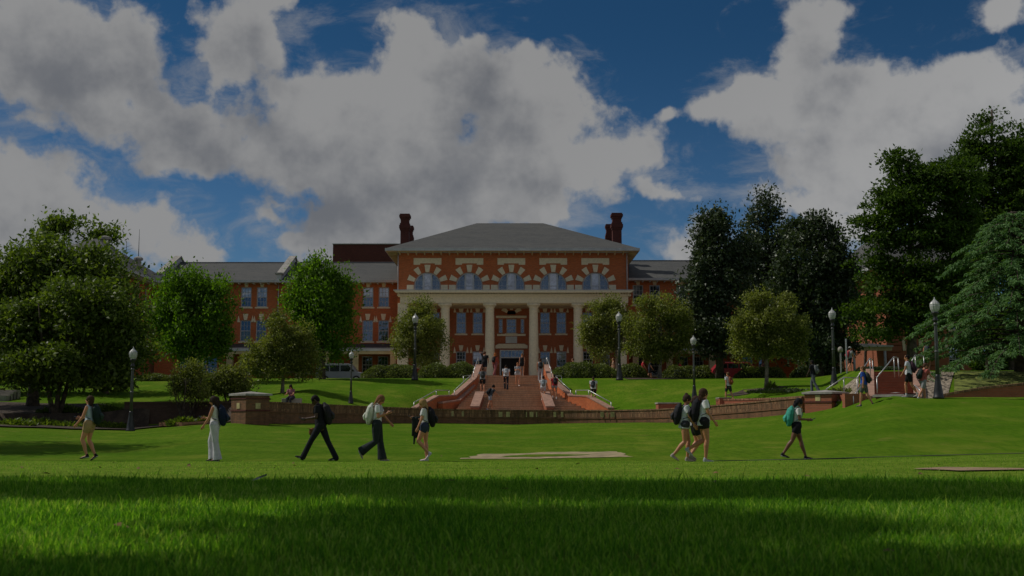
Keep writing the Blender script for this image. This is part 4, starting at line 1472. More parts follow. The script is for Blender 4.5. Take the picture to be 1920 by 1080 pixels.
drape('mulch_bed', [(-40, 52.6), (-26, 53.0), (X(130, 54), 54.2), (X(250, 56.3), 56.6), (X(300, 56.5), 57.0), (X(350, 56), 56.0), (X(432, 54.5), 54.9), (-12.9, 59.7), (-20, 59.7), (-40, 59.7)], 'mulch', lift=.07)
drape('mulch_bank', [(-60, 59.4), (-19.0, 59.4), (-19.0, 60.9), (-60, 61.0)], 'mulch', lift=.04, step=.16)
drape('mulch_bed', [(-60, 60.6), (-21.5, 60.6), (-21.5, 64), (-24, 67), (-35, 69), (-60, 70)], 'mulch', lift=.03)
drape('mulch_bed', [(w.x + a, w.y + b_) for w in [ground_at(1425, 733)] for a, b_ in ((-1.6, -.7), (.2, -1.0), (1.6, -.2), (1.4, 1.2), (-.6, 1.8), (-1.9, .8))], 'mulch', lift=.03)
drape('mulch_bed', [(X(1237, 88) + a, 88 + b_) for a, b_ in ((-2.6, -1.6), (.2, -2.2), (2.4, -1.2), (3, 3), (-3, 3))], 'mulch', lift=.03)
drape('gravel_bed', [(X(1709, 51), 51.2), (X(1776, 51), 51.0), (X(1782, 52.5), 52.6), (X(1793, 57), 57), (X(1765, 58.3), 58.3), (X(1735, 58), 58.0), (X(1712, 56.5), 56.4)], 'gravel', lift=.03)
drape('gravel_bed', [(X(1562, 53), 52.6), (X(1612, 52), 52.2), (X(1612, 57), 57.0), (X(1568, 57), 57.0)], 'gravel', lift=.05)
drape('dry_slope', [(X(1786, 51), 50.8), (X(1990, 51), 50.6), (X(1990, 58), 58.5), (X(1800, 58), 58.5)], 'dry_grass', lift=.02)
drape('lawn_path', [(-12.4, 72.3 - 16 * (12.4 / 12.5) ** 2 - 1.6)] + [(x, float(Yw(x)) + 2.4) for x in np.linspace(-11.5, 13.4, 26)] + [(x, float(Yw(x)) + .3) for x in np.linspace(13.4, -12, 26)], 'stone_pink', lift=.02, fn=lambda x, y: float(HB(x, y)))
drape('brick_plaque', ragged(px_poly([(863, 861), (905, 851.6), (1160, 846.5), (1181, 857), (1010, 860.5)]), .10), 'patch_brick', lift=.012, step=.5)
drape('grass_inlay', ragged(px_poly([(940, 857.5), (985, 853.5), (1050, 852.5), (1108, 853.5), (1060, 856), (1000, 858)]), .08), 'lawn', lift=.018, step=.5)
drape('dirt_patch', ragged(px_poly([(1712, 880.5), (1780, 877.5), (1925, 880), (1925, 884.5), (1800, 885)]), .05), 'dirt', lift=.015, step=.3)
cpts = [ground_at(px, py) for px, py in ((1340, 864.5), (1420, 863.2), (1520, 861), (1640, 857.5), (1780, 853.5), (1935, 849.5))]
m = MB()
ced = empty('path_edging', (cpts[0].x, cpts[0].y, cpts[0].z), 'thin edging line of the footpath, darkened as its shadowed edge, crossing the right of the lawn', 'edging')
for a, b_ in zip(cpts[:-1], cpts[1:]):
    m.hexa([(a.x, a.y - .08, a.z - .1), (b_.x, b_.y - .08, b_.z - .1), (b_.x, b_.y + .06, b_.z - .1), (a.x, a.y + .06, a.z - .1),
            (a.x, a.y - .08, a.z + .012), (b_.x, b_.y - .08, b_.z + .012), (b_.x, b_.y + .06, b_.z + .012), (a.x, a.y + .06, a.z + .012)])
m.build('kerb', 'asphalt', ced)  # dark strip stands in for the path's shadowed edge and the trio's shadow
# far-left garden steps
fs = empty('garden_steps', (X(8, 70, 740), 70, 1.0), 'pale stone garden steps at the far left under the trees', 'stairs')
for k in range(4):
    MB().box(X(-30, 70, 740), X(26, 70, 740), 69 + k * .45, 69.6 + k * .45, Z(742, 69) - .4, Z(742, 69) + .13 * k).build('tread', 'concrete', fs)

# ------------------------------------------------------------------ vegetation
def unit(a): return a / np.maximum(np.linalg.norm(a, axis=-1, keepdims=True), 1e-9)


def quads_mesh(name, V, mat):
    """V: (N, 4, 3) corners of N separate quads"""
    n = len(V)
    me = bpy.data.meshes.new(name)
    me.vertices.add(n * 4); me.vertices.foreach_set('co', V.reshape(-1).astype(np.float32))
    me.loops.add(n * 4); me.loops.foreach_set('vertex_index', np.arange(n * 4, dtype=np.int32))
    me.polygons.add(n)
    me.polygons.foreach_set('loop_start', np.arange(0, n * 4, 4, dtype=np.int32))
    try: me.polygons.foreach_set('loop_total', np.full(n, 4, np.int32))
    except Exception: pass
    me.update(calc_edges=True)
    me.materials.append(MATS[mat])
    return me


def leaf_quads(P, A, Nn, L, Wd, rng):
    """diamond leaves at P, axis A, roughly in the plane normal to Nn"""
    B = unit(np.cross(A, Nn)); Nn = np.cross(B, A)
    L = L[:, None]; Wd = Wd[:, None]
    fold = rng.uniform(.05, .3, (len(P), 1)) * Wd
    tip = P + A * L - Nn * L * rng.uniform(0, .3, (len(P), 1))
    return np.stack([P, P + A * L * .42 + B * Wd + Nn * fold, tip, P + A * L * .42 - B * Wd + Nn * fold], 1)


def clusters(lobes, n, rng, shell=.5, wob=.10):
    """lobes: list of (centre xyz, radii xyz)"""
    C_ = np.array([l[0] for l in lobes]); Rr = np.array([l[1] for l in lobes])
    w = (Rr.prod(1)) ** .75; w /= w.sum()
    k = rng.choice(len(lobes), n, p=w)
    d = unit(rng.normal(size=(n, 3)))
    r = shell + (1 - shell) * rng.random((n, 1)) ** .6
    r *= 1 + wob * rng.normal(size=(n, 1))
    P = C_[k] + d * r * Rr[k]
    return P, d, k


def crown_mesh(lobes, ncl, per, leaf, rng, mat, rc=.5, flat=.8, shell=.5, up=.2, out=.6, asp=.45, droop=0., wob=.1, name='crown', gap=.62):
    P, d, k = clusters(lobes, ncl, rng, shell, wob)
    sd = float(rng.uniform(0, 6))
    fr = 1.5 / max(.5, rc / .35)
    gapf = np.sin(P[:, 0] * 1.7 * fr + sd) * np.sin(P[:, 1] * 1.9 * fr + 1.3 * sd) + .8 * np.sin(P[:, 2] * 2.1 * fr + 2 * sd) * np.sin(P[:, 0] * .9 * fr - sd)
    keep = (gapf < gap) | (rng.random(ncl) < .12)
    P, d, k = P[keep], d[keep], k[keep]; ncl = len(P)
    rcs = rc * rng.uniform(.45, 1.6, (ncl, 1))
    X_ = np.repeat(P, per, 0); D_ = np.repeat(d, per, 0); R_ = np.repeat(rcs, per, 0)
    g = rng.normal(size=(len(X_), 3)); g = g / (1 + .25 * np.linalg.norm(g, axis=1, keepdims=True)) * 1.1
    g[:, 2] *= flat
    Q = X_ + g * R_
    if droop: Q[:, 2] -= droop * (g[:, 0] ** 2 + g[:, 1] ** 2) * R_[:, 0]
    A = unit(D_ * out + rng.normal(size=Q.shape) * .7 + np.array([0, 0, up]))
    Nn = unit(rng.normal(size=Q.shape) * .8 + np.array([0, 0, .7]) + D_ * .85)
    L = leaf * rng.uniform(.65, 1.35, len(Q)); Wd = L * asp * rng.uniform(.35, .6, len(Q)) * 1.1
    return leaf_quads(Q, A, Nn, L, Wd, rng), P


def lobe_px(cx, cy, rx, ry, D, dy=0.0, ky=.85):
    c = W(cx, cy, D + dy)
    s = (D + dy) / F_PX
    return ((c.x, c.y, c.z), (rx * s, max(rx, ry) * .0 + rx * s * ky, ry * s))


TRI = [0]


def tree(label, kind, px, D, lobes, ncl, per, leaf, mat='leaf_dark', seed=1, rc=.5, flat=.8, shell=.5, up=.2, out=.6, asp=.5, droop=0., wob=.17, gap=.5, bumps=14,
         shr=.75, trunk_r=.16, stems=1, bark='bark', limbs=16, group=None, base_py=None, name='tree', fork=.35, spread=.3, lobes3=None, base=None):
    rng = np.random.default_rng(seed)
    if base is None:
        x = X(px, D, 740); base = Vector((x, D, H(x, D) - .05))
    root = empty(name, base, label, kind, group)
    L3 = lobes3 or [lobe_px(*l[:4], D, *(l[4:])) for l in lobes]
    if not lobes3: L3 = [(c, tuple(max(.3 * q, q - shr * rc * (flat if i == 2 else 1)) for i, q in enumerate(r_))) for c, r_ in L3]
    if not lobes3 and bumps:
        # small boughs standing out of the crown make its outline uneven
        cc = np.mean([l[0] for l in L3], 0)
        for _ in range(bumps):
            c_, r_ = L3[int(rng.integers(len(L3)))]
            dd = unit(rng.normal(size=3)); dd[2] = abs(dd[2]) * .9 - .15
            if np.dot(dd, np.array(c_) - cc) < 0: dd[:2] *= -1
            s_ = rng.uniform(.22, .42)
            L3.append((tuple(np.array(c_) + dd * np.array(r_) * rng.uniform(.95, 1.2)), tuple(s_ * q for q in r_)))
    V, P = crown_mesh(L3, ncl, per, leaf, rng, mat, rc, flat, shell, up, out, asp, droop, wob, gap=gap)
    TRI[0] += len(V) * 2
    V = V - np.array(base)
    me = quads_mesh('crown', V, mat)
    o = bpy.data.objects.new('crown', me); COL.objects.link(o); o.parent = root; o['kind'] = 'stuff'
    # trunk, stems and limbs
    m = MB()
    top = np.array([max(l[0][2] + l[1][2] * .55 for l in L3)])[0]
    ctr = np.mean([l[0] for l in L3], 0)
    main = []
    for s in range(stems):
        a = 2 * math.pi * s / max(1, stems) + .6
        off = Vector((math.cos(a), math.sin(a), 0)) * (spread if stems > 1 else 0)
        p0 = Vector(base) + off * .25 + Vector((0, 0, -.2))
        h = top - base.z
        tx, ty = (ctr[0], ctr[1])
        pts = []; rad = []
        for k in range(8):
            t = k / 7
            q = Vector((p0.x + (tx - p0.x) * t ** 1.6 + off.x * 2.4 * t + .10 * math.sin(3 * t + s), p0.y + (ty - p0.y) * t ** 1.6 + off.y * 2.4 * t, p0.z + h * t * (1 if stems == 1 else .85)))
            pts.append(q); rad.append(trunk_r * ((1.35 if k == 0 else 1) * (1 - .85 * t)) + .012)
        m.tube(pts, rad, 8); main.append(pts)
    idx = rng.choice(len(P), min(limbs, len(P)), replace=False)
    for i in idx:
        tgt = Vector(P[i])
        pts = main[int(rng.integers(len(main)))]
        hz = base.z + (top - base.z) * fork
        best = None
        zc = min(max(tgt.z - abs(tgt.x - pts[3].x) * .7 - .4, hz), top - .3)
        kk = min(range(len(pts)), key=lambda q: abs(pts[q].z - zc))
        st_ = pts[kk]
        mid = st_.lerp(tgt, .5) + Vector((0, 0, -.12 * (tgt - st_).length if droop else .1 * (tgt - st_).length))
        r0 = max(.02, trunk_r * .42 * (1 - kk / 9))
        m.tube([st_, st_.lerp(mid, .55) , mid, mid.lerp(tgt, .6), tgt], [r0, r0 * .8, r0 * .6, r0 * .4, .012], 5)
    to = m.build('trunk', bark, root, smooth=True)
    return root


def G(a): return a
T = tree
# --- left group
T('large dark leafy tree filling the left edge in front of the slate-roofed pavilion', 'tree', 62, 66,
  [(60, 520, 92, 72), (160, 510, 78, 62), (20, 560, 90, 90), (215, 560, 52, 66), (110, 600, 120, 76), (-50, 560, 90, 90), (120, 470, 70, 32)], 560, 92, .27, 'leaf_dark', 3, rc=.62, trunk_r=.3, limbs=30, shell=.35, up=.35)
T('spreading multi-stemmed crape myrtle with low hanging boughs behind the woman in khaki shorts', 'tree', 105, 61,
  [(70, 620, 90, 60), (170, 590, 90, 52), (240, 600, 46, 56), (235, 650, 42, 60), (150, 545, 90, 34), (10, 660, 80, 50), (120, 680, 110, 50), (200, 700, 60, 40), (60, 585, 70, 35)], 560, 84, .25, 'leaf_dark', 4, rc=.5, trunk_r=.13, stems=5, spread=.55, limbs=34, shell=.3, flat=.55, droop=.18, up=.1)
T('tree top with sparse broad leaves rising behind the left pavilion roof', 'tree', 150, 128,
  [(105, 425, 32, 20), (180, 445, 36, 18), (85, 450, 24, 20), (208, 440, 18, 18), (148, 418, 22, 12)], 100, 34, .5, 'leaf_dark', 5, rc=.9, trunk_r=.3, limbs=16, shell=.3)
T('dark evergreen tree behind the left lamp post filling the shade under the crape myrtle', 'tree', 200, 74,
  [(235, 650, 55, 50), (180, 670, 70, 45), (110, 690, 80, 36), (30, 690, 70, 40)], 200, 84, .27, 'leaf_dark', 6, rc=.6, trunk_r=.2, limbs=12, shell=.25)
T('round bright green maple in front of the left wing, left of the other maple', 'tree', 362, 83,
  [(360, 590, 74, 66), (350, 545, 52, 44), (395, 560, 42, 48), (320, 600, 46, 58), (365, 640, 66, 46), (405, 620, 38, 48), (330, 540, 26, 28), (372, 517, 22, 20), (405, 525, 20, 22)], 400, 88, .235, 'leaf_maple', 7, rc=.42, flat=1.5, trunk_r=.2, limbs=22, shell=.45, up=.9, out=.4)
T('round bright green maple in front of the left wing, next to the portico side', 'tree', 604, 86,
  [(604, 580, 64, 66), (600, 530, 48, 40), (640, 560, 36, 54), (565, 570, 36, 56), (612, 630, 56, 44), (603, 500, 26, 18), (630, 520, 24, 24), (572, 525, 22, 24), (650, 610, 26, 40)], 380, 88, .235, 'leaf_maple', 8, rc=.42, flat=1.5, trunk_r=.2, limbs=22, shell=.45, up=.9, out=.4)
T('small yellow-green tree with bare forked trunk on the left slope above the wall', 'tree', 529, 71,
  [(530, 655, 58, 46), (500, 672, 42, 34), (564, 668, 42, 34), (526, 615, 40, 32), (518, 592, 18, 14), (578, 698, 26, 16), (484, 698, 24, 18), (546, 635, 44, 40), (530, 696, 40, 18)], 430, 84, .135, 'leaf_olive', 9, rc=.27, trunk_r=.11, limbs=30, shell=.3, bark='bark_light', fork=.28)
T('airy multi-stemmed shrub in the mulch bed, right of the left lamp post', 'shrub', 352, 59,
  [(352, 715, 30, 36), (335, 735, 22, 24), (370, 735, 22, 28), (345, 690, 16, 14), (368, 695, 12, 14)], 150, 48, .13, 'leaf_olive', 10, rc=.22, trunk_r=.035, stems=6, spread=.32, limbs=26, shell=.3, flat=1.2, up=.6, name='shrub', fork=.1)
T('rounded yellow-green shrub behind the left square pier', 'shrub', 428, 66,
  [(425, 715, 42, 28), (400, 728, 26, 22), (452, 722, 26, 24), (430, 700, 26, 16)], 150, 66, .15, 'leaf_olive', 12, rc=.27, trunk_r=.05, stems=5, spread=.3, limbs=16, shell=.3, name='shrub', fork=.1)
T('small yellow-green magnolia before the portico, left of the stairs beside a lamp post', 'tree', 770, 97,
  [(786, 620, 48, 46), (760, 630, 30, 40), (812, 640, 30, 36), (785, 580, 30, 24), (800, 672, 32, 18), (750, 660, 20, 20), (828, 640, 14, 20)], 360, 78, .18, 'leaf_olive', 13, rc=.35, trunk_r=.13, limbs=16, shell=.4, bark='bark_light')
T('small yellow-green magnolia before the portico, right of the stairs behind the tall lamp post', 'tree', 1160, 97,
  [(1140, 600, 44, 40), (1110, 625, 28, 34), (1165, 625, 34, 40), (1135, 655, 36, 26), (1150, 572, 26, 18), (1098, 640, 16, 22)], 340, 78, .18, 'leaf_olive', 14, rc=.35, trunk_r=.13, limbs=16, shell=.4, bark='bark_light')
T('broad yellow-green magnolia on a mulch ring, between the portico and the dark magnolias', 'tree', 1237, 88,
  [(1235, 600, 48, 44), (1200, 620, 36, 44), (1265, 620, 36, 46), (1230, 655, 44, 28), (1215, 568, 26, 18), (1255, 572, 28, 20), (1275, 660, 22, 24), (1190, 655, 20, 20)], 400, 80, .17, 'leaf_olive', 15, rc=.33, trunk_r=.14, limbs=18, shell=.4, bark='bark_light')
T('small yellow-green tree in a mulch ring on the right slope', 'tree', 1437, 68,
  [(1440, 610, 56, 46), (1400, 625, 36, 40), (1485, 620, 38, 46), (1435, 650, 50, 26), (1425, 565, 28, 22), (1470, 570, 26, 22), (1392, 660, 22, 26), (1500, 655, 24, 24), (1400, 690, 16, 10)], 460, 84, .135, 'leaf_olive', 16, rc=.27, trunk_r=.12, limbs=20, shell=.4, bark='bark_light')
# --- dark magnolias
T('tall dark glossy magnolia, leftmost of the three dark ones right of the hall', 'tree', 1350, 92,
  [(1345, 520, 60, 66), (1310, 550, 44, 60), (1340, 430, 40, 42), (1350, 620, 66, 60), (1300, 610, 36, 60), (1348, 395, 16, 18), (1380, 480, 40, 60), (1320, 470, 26, 30)], 470, 92, .29, 'leaf_magnolia', 17, rc=.55, trunk_r=.3, limbs=26, shell=.42, up=.3)
T('tallest dark magnolia, middle of the three with an open pointed top', 'tree', 1435, 98,
  [(1430, 470, 44, 60), (1432, 400, 34, 34), (1435, 372, 16, 16), (1420, 540, 60, 66), (1465, 430, 20, 34), (1400, 425, 20, 28), (1450, 620, 60, 60), (1480, 480, 44, 56), (1395, 470, 34, 50), (1465, 545, 60, 60)], 330, 88, .31, 'leaf_magnolia', 18, rc=.58, trunk_r=.28, limbs=26, shell=.4, up=.3)
T('wide dark magnolia, rightmost of the three with a thick trunk', 'tree', 1535, 86,
  [(1525, 500, 70, 66), (1500, 440, 50, 36), (1560, 450, 36, 40), (1540, 590, 76, 80), (1575, 520, 34, 60), (1480, 560, 44, 60), (1545, 650, 60, 40), (1530, 420, 36, 18)], 520, 96, .27, 'leaf_magnolia', 19, rc=.55, trunk_r=.34, limbs=28, shell=.42, up=.3)
T('bright light-green tree seen between the dark magnolia and the tall cedar', 'tree', 1622, 104,
  [(1615, 560, 30, 40), (1640, 590, 30, 30), (1600, 520, 22, 28), (1650, 555, 24, 24)], 120, 64, .3, 'leaf_bright', 20, rc=.6, trunk_r=.15, limbs=10, shell=.3)
# --- cedars
T('big dark green cedar with layered foliage plates beside the right pavilion', 'tree', 1712, 78,
  [(1792, 335, 50, 50), (1705, 345, 66, 46), (1745, 335, 66, 44), (1700, 375, 80, 40), (1770, 370, 60, 40), (1660, 430, 52, 50), (1730, 420, 80, 60), (1780, 440, 60, 60), (1640, 500, 40, 50), (1700, 520, 90, 50), (1770, 540, 70, 50), (1680, 580, 70, 34), (1655, 330, 22, 12), (1625, 410, 28, 16), (1740, 600, 70, 26), (1690, 298, 40, 14), (1650, 620, 50, 14)], 860, 92, .25, 'leaf_cedar', 21, rc=.60, flat=.36, droop=.12, trunk_r=.34, limbs=60, shell=.2, up=.25, wob=.12, shr=.25)
T('tallest cedar at the right edge with an open ragged crown and visible trunk', 'tree', 1862, 88,
  [(1930, 300, 50, 80), (1885, 400, 80, 80), (1845, 232, 38, 34), (1835, 262, 34, 26), (1880, 310, 60, 40), (1830, 290, 42, 36), (1890, 280, 36, 34), (1855, 350, 66, 44), (1920, 360, 50, 60), (1850, 430, 70, 50), (1930, 440, 60, 60), (1800, 400, 30, 50), (1860, 500, 80, 44), (1860, 205, 22, 10), (1940, 260, 26, 40), (1950, 520, 60, 60), (1820, 560, 60, 40)], 820, 84, .28, 'leaf_cedar', 22, rc=.62, flat=.36, droop=.12, trunk_r=.4, limbs=60, shell=.2, up=.25, wob=.12, shr=.2)


def deodar(px, D, label):
    """long drooping boughs with blue-green needle sprays"""
    rng = np.random.default_rng(77)
    x = X(px, D, 740); base = Vector((x, D, H(x, D) - .05))
    root = empty('cedar_tree', base, label, 'tree')
    m = MB(); Q = []
    topz = Z(395, D)
    hgt = topz - base.z
    m.tube([base + Vector((0, 0, -.2)), base + Vector((.05, 0, hgt * .5)), base + Vector((0, .1, hgt))], [.3, .2, .03], 10)
    P = []; A = []; DD = []
    for i in range(150):
        t = (i + .5) / 150
        z = base.z + hgt * (.06 + .93 * t ** .9)
        a = i * 2.399963 + rng.normal() * .2
        ln = (5.6 * (1 - t) ** .62 + .5) * rng.uniform(.72, 1.12)
        d = np.array([math.cos(a), math.sin(a), 0])
        if d[1] > .65 and t < .8: continue                   # boughs on the far side carry less detail
        pts = []
        for k in range(7):
            s = k / 6
            pts.append(np.array([base.x, base.y, z]) + d * ln * s + np.array([0, 0, ln * (.20 * s - .42 * s * s)]))
        m.tube(pts, [.055 * (1 - .8 * k / 6) for k in range(7)], 4)
        side = np.array([-d[1], d[0], 0])
        ns = int(26 * ln / 3) + 6
        for j in range(ns):
            s = rng.uniform(.18, 1) ** .8
            k = min(5, int(s * 6)); f = s * 6 - k
            c = pts[k] * (1 - f) + pts[k + 1] * f
            sg = rng.choice([-1, 1])
            sl = (1.05 - .55 * s) * rng.uniform(.35, 1.0) * min(1.0, ln / 3 + .2)
            dirv = unit(d * rng.uniform(.3, 1.0) + side * sg * rng.uniform(.4, 1.1) + np.array([0, 0, -.12]))
            nn = int(20 * sl) + 6
            u = rng.random(nn)
            pp = c + dirv * (u * sl)[:, None] + np.array([0, 0, -1]) * (.35 * (u * sl) ** 2)[:, None] + rng.normal(size=(nn, 3)) * .03
            P.append(pp); A.append(np.tile(dirv * .8, (nn, 1)) + rng.normal(size=(nn, 3)) * .35 + np.array([0, 0, -.45])); DD.append(np.tile(np.array([0, -.2, 1.]), (nn, 1)))
    P = np.concatenate(P); A = unit(np.concatenate(A)); Nn = unit(np.concatenate(DD) + rng.normal(size=P.shape) * .5)
    L = rng.uniform(.12, .24, len(P)); Wd = L * rng.uniform(.12, .2, len(P))
    V = leaf_quads(P, A, Nn, L, Wd, rng) - np.array(base)
    TRI[0] += len(V) * 2
    me = quads_mesh('crown', V, 'leaf_deodar')
    o = bpy.data.objects.new('crown', me); COL.objects.link(o); o.parent = root; o['kind'] = 'stuff'
    m.build('trunk', 'bark', root, smooth=True)


T('dark cedar mass filling the right edge of the photo behind the blue-green deodar', 'tree', 1900, 84,
  [(1880, 620, 70, 60), (1950, 600, 60, 80), (1830, 640, 40, 40)], 240, 84, .28, 'leaf_cedar', 23, rc=.6, flat=.5, trunk_r=.25, limbs=14, shell=.25)
deodar(1915, 57, 'blue-green deodar cedar with drooping needle boughs at the right edge above the low red wall')


def hedge(px0, px1, pyt, D, depth, label, seed, mat='leaf_hedge', n=9000, leaf=.12, hgt=None, pyb=None, group='clipped hedges along the top of the slope'):
    rng = np.random.default_rng(seed)
    x0, x1 = X(px0, D, pyt), X(px1, D, pyt)
    cx = (x0 + x1) / 2
    zb = H(cx, D) - .1
    zt = Z(pyt, D)
    h = zt - zb; hx = (x1 - x0) / 2; hy = depth / 2
    base = Vector((cx, D + hy, zb))
    r = empty('hedge', base, label, 'hedge', group)
    # superellipsoid surface, leaves on it and a dark core inside it standing in for inner shade
    def surf(d, k):
        e = 3.2
        s = (np.abs(d[:, 0] / hx) ** e + np.abs(d[:, 1] / hy) ** e + np.abs(d[:, 2] / (h)) ** e) ** (-1 / e)
        return d * s[:, None] * k
    d = unit(rng.normal(size=(n, 3)) * np.array([hx, hy, h])); d[:, 2] = np.abs(d[:, 2])
    P = surf(d, 1.0)
    lump = .05 * np.sin(P[:, 0] * 2.3 + seed) + .05 * np.sin(P[:, 0] * 5.1 + 1) + .04 * np.sin(P[:, 2] * 6)
    P = P * (rng.uniform(.86, 1.02, (n, 1)) + lump[:, None])
    A = unit(d * .8 + rng.normal(size=P.shape) * .7 + np.array([0, 0, .5])); Nn = unit(rng.normal(size=P.shape) * .7 + d + np.array([0, 0, .6]))
    L = leaf * rng.uniform(.6, 1.4, n)
    V = leaf_quads(P, A, Nn, L, L * .28, rng)
    TRI[0] += n * 2
    me = quads_mesh('foliage', V, mat)
    o = bpy.data.objects.new('foliage', me); COL.objects.link(o); o.parent = r; o['kind'] = 'stuff'
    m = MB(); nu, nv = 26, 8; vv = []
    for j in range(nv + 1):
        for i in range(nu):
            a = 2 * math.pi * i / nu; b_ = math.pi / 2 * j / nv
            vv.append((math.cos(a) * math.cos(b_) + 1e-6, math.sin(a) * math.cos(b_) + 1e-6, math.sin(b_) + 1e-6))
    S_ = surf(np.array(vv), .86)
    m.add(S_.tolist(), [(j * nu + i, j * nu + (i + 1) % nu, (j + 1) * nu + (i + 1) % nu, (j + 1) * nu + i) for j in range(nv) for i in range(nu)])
    m.build('dark_core', 'leaf_core', r, base=(0, 0, 0), smooth=True)
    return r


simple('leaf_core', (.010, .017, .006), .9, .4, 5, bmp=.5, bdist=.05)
hedge(680, 784, 685, 89, 2.6, 'clipped hedge left of the stairs, the outer one beside the lamp post', 31, n=9000)
hedge(782, 843, 683.5, 88.5, 2.6, 'short rounded clipped hedge left of the stairs, between the outer hedge and the stair-side hedge', 32, n=6500)
hedge(832, 895, 682, 88.8, 2.8, 'clipped hedge touching the left side of the stairs', 33, n=7500)
hedge(1036, 1158, 681.5, 88.5, 2.8, 'long clipped hedge touching the right side of the stairs', 34, n=12000)
hedge(1162, 1215, 683.5, 90, 2.4, 'short dark hedge just right of the tall right lamp post of the stairs', 35, n=5500)
hedge(1240, 1345, 687, 93, 2.2, 'low hedge behind the broad magnolia with the red-shirted people beyond it', 36, n=7500)
hedge(1385, 1480, 689, 91, 2.0, 'low dark hedge in shade behind the tree in the mulch ring', 37, n=6000)
hedge(1488, 1532, 688, 92, 2.0, 'low dark hedge left of the thick magnolia trunk', 38, n=3500)
hedge(1546, 1592, 688, 86, 2.0, 'low hedge right of the thick magnolia trunk beside the lamp post', 39, n=3500)
hedge(252, 318, 702, 84, 2.2, 'low dark hedge under the left maple', 40, n=5000)
hedge(1612, 1720, 690, 63, 1.2, 'dark low hedge at the head of the side steps', 41, n=5000, mat='leaf_magnolia')
hedge(316, 432, 700, 88, 2.0, 'dark hedge row behind the airy shrub, before the left wing', 42, n=6000)
hedge(1835, 2150, 650, 90, 3.0, 'tall dark evergreen screen behind the blue-green deodar at the right edge', 43, n=16000, leaf=.26, mat='leaf_cedar', group=None)
# ivy and ground cover in the beds
def tuft(px, py, D, w, h, n, label, mat='leaf_hedge', seed=1, leaf=.14, name='plant', cat='plant', group=None):
    rng = np.random.default_rng(seed)
    x = X(px, D, py); base = Vector((x, D, H(x, D) - .03))
    r = empty(name, base, label, cat, group)
    m_ = 26
    a = rng.uniform(0, 6.28, n); rr_ = np.sqrt(rng.random(n)) * w
    P = np.stack([rr_ * np.cos(a), rr_ * np.sin(a) * .6, np.zeros(n)], 1)
    zfix = np.array([H(base.x + p[0], base.y + p[1]) - base.z for p in P[:400]])
    P[:, 2] = np.resize(zfix, n) * 0 + rng.random(n) * h * .7 * (1 - (rr_ / w) ** 2)
    A = unit(np.stack([np.cos(a), np.sin(a), np.full(n, 1.1)], 1) + rng.normal(size=P.shape) * .5)
    L = leaf * rng.uniform(.6, 1.5, n)
    V = leaf_quads(P, A, unit(rng.normal(size=P.shape) + np.array([0, 0, 1])), L, L * .2, rng); TRI[0] += 2 * n
    me = quads_mesh('foliage', V, mat)
    o = bpy.data.objects.new('foliage', me); COL.objects.link(o); o.parent = r; o['kind'] = 'stuff'
    s_ = MB()
    for k in range(7):
        aa = k * .9; s_.tube([(0, 0, 0), (w * .35 * math.cos(aa), w * .2 * math.sin(aa), h * .6)], [.014, .006], 5)
    s_.build('stems', 'bark', r, base=(0, 0, 0))


tuft(345, 790, 57.0, .75, .5, 1500, 'bright grassy ground-cover clump in the bed below the airy shrub', 'leaf_dark', 51, .22)
tuft(322, 795, 57.6, .5, .3, 600, 'dark leafy clump at the left end of the brick edging', 'leaf_hedge', 52, .2)
tuft(392, 790, 57.4, .6, .35, 900, 'dark leafy clump left of the square pier', 'leaf_hedge', 53, .2)
tuft(1447, 712, 67.6, .35, .7, 260, 'small leafy sprouts against the trunk of the tree in the right mulch ring', 'leaf_hedge', 54, .16)
tuft(1580, 745, 54.5, 1.0, .45, 1400, 'low dark ground cover between the right pier and the side steps', 'leaf_hedge', 55, .18)
tuft(1470, 745, 63.5, 2.0, .28, 2600, 'dark ivy carpet in the shade behind the low red wall', 'leaf_magnolia', 56, .16)

for i_, (px_, py_, D_, w_, h_) in enumerate(((28, 792, 55.5, 1.0, .45), (75, 780, 57.5, 1.2, .5), (128, 790, 57, .8, .35), (178, 778, 58.5, 1.1, .5), (222, 792, 58, .7, .35), (120, 760, 61.8, 1.3, .5), (200, 752, 62, 1.0, .5))):
    tuft(px_, py_, D_, w_, h_, 700, ('dark low plant in the mulch bed at the far left frame edge', 'dark low plant in the mulch bed under the left of the two big stems', 'small dark plant in the mulch bed just left of the woman in khaki shorts',
          'dark low plant in the mulch bed behind the woman in khaki shorts', 'small dark plant at the foot of the bank beside the left lamp post', 'dark plant on top of the bank under the crape myrtle stems', 'dark plant on top of the bank left of the garden wall')[i_], 'leaf_dark', 70 + i_, .2, group='low plants in the mulch bed')
# --- trees standing left of the camera: they shade the near grass
SD = SUN_DIR
def canopy(cx, cy, h, rx, ry, rz):
    """a lobe whose shadow is centred at (cx, cy)"""
    k = h / SD.z
    return ((cx + SD.x * k, cy + SD.y * k, -.5 + h), (rx, ry, rz))


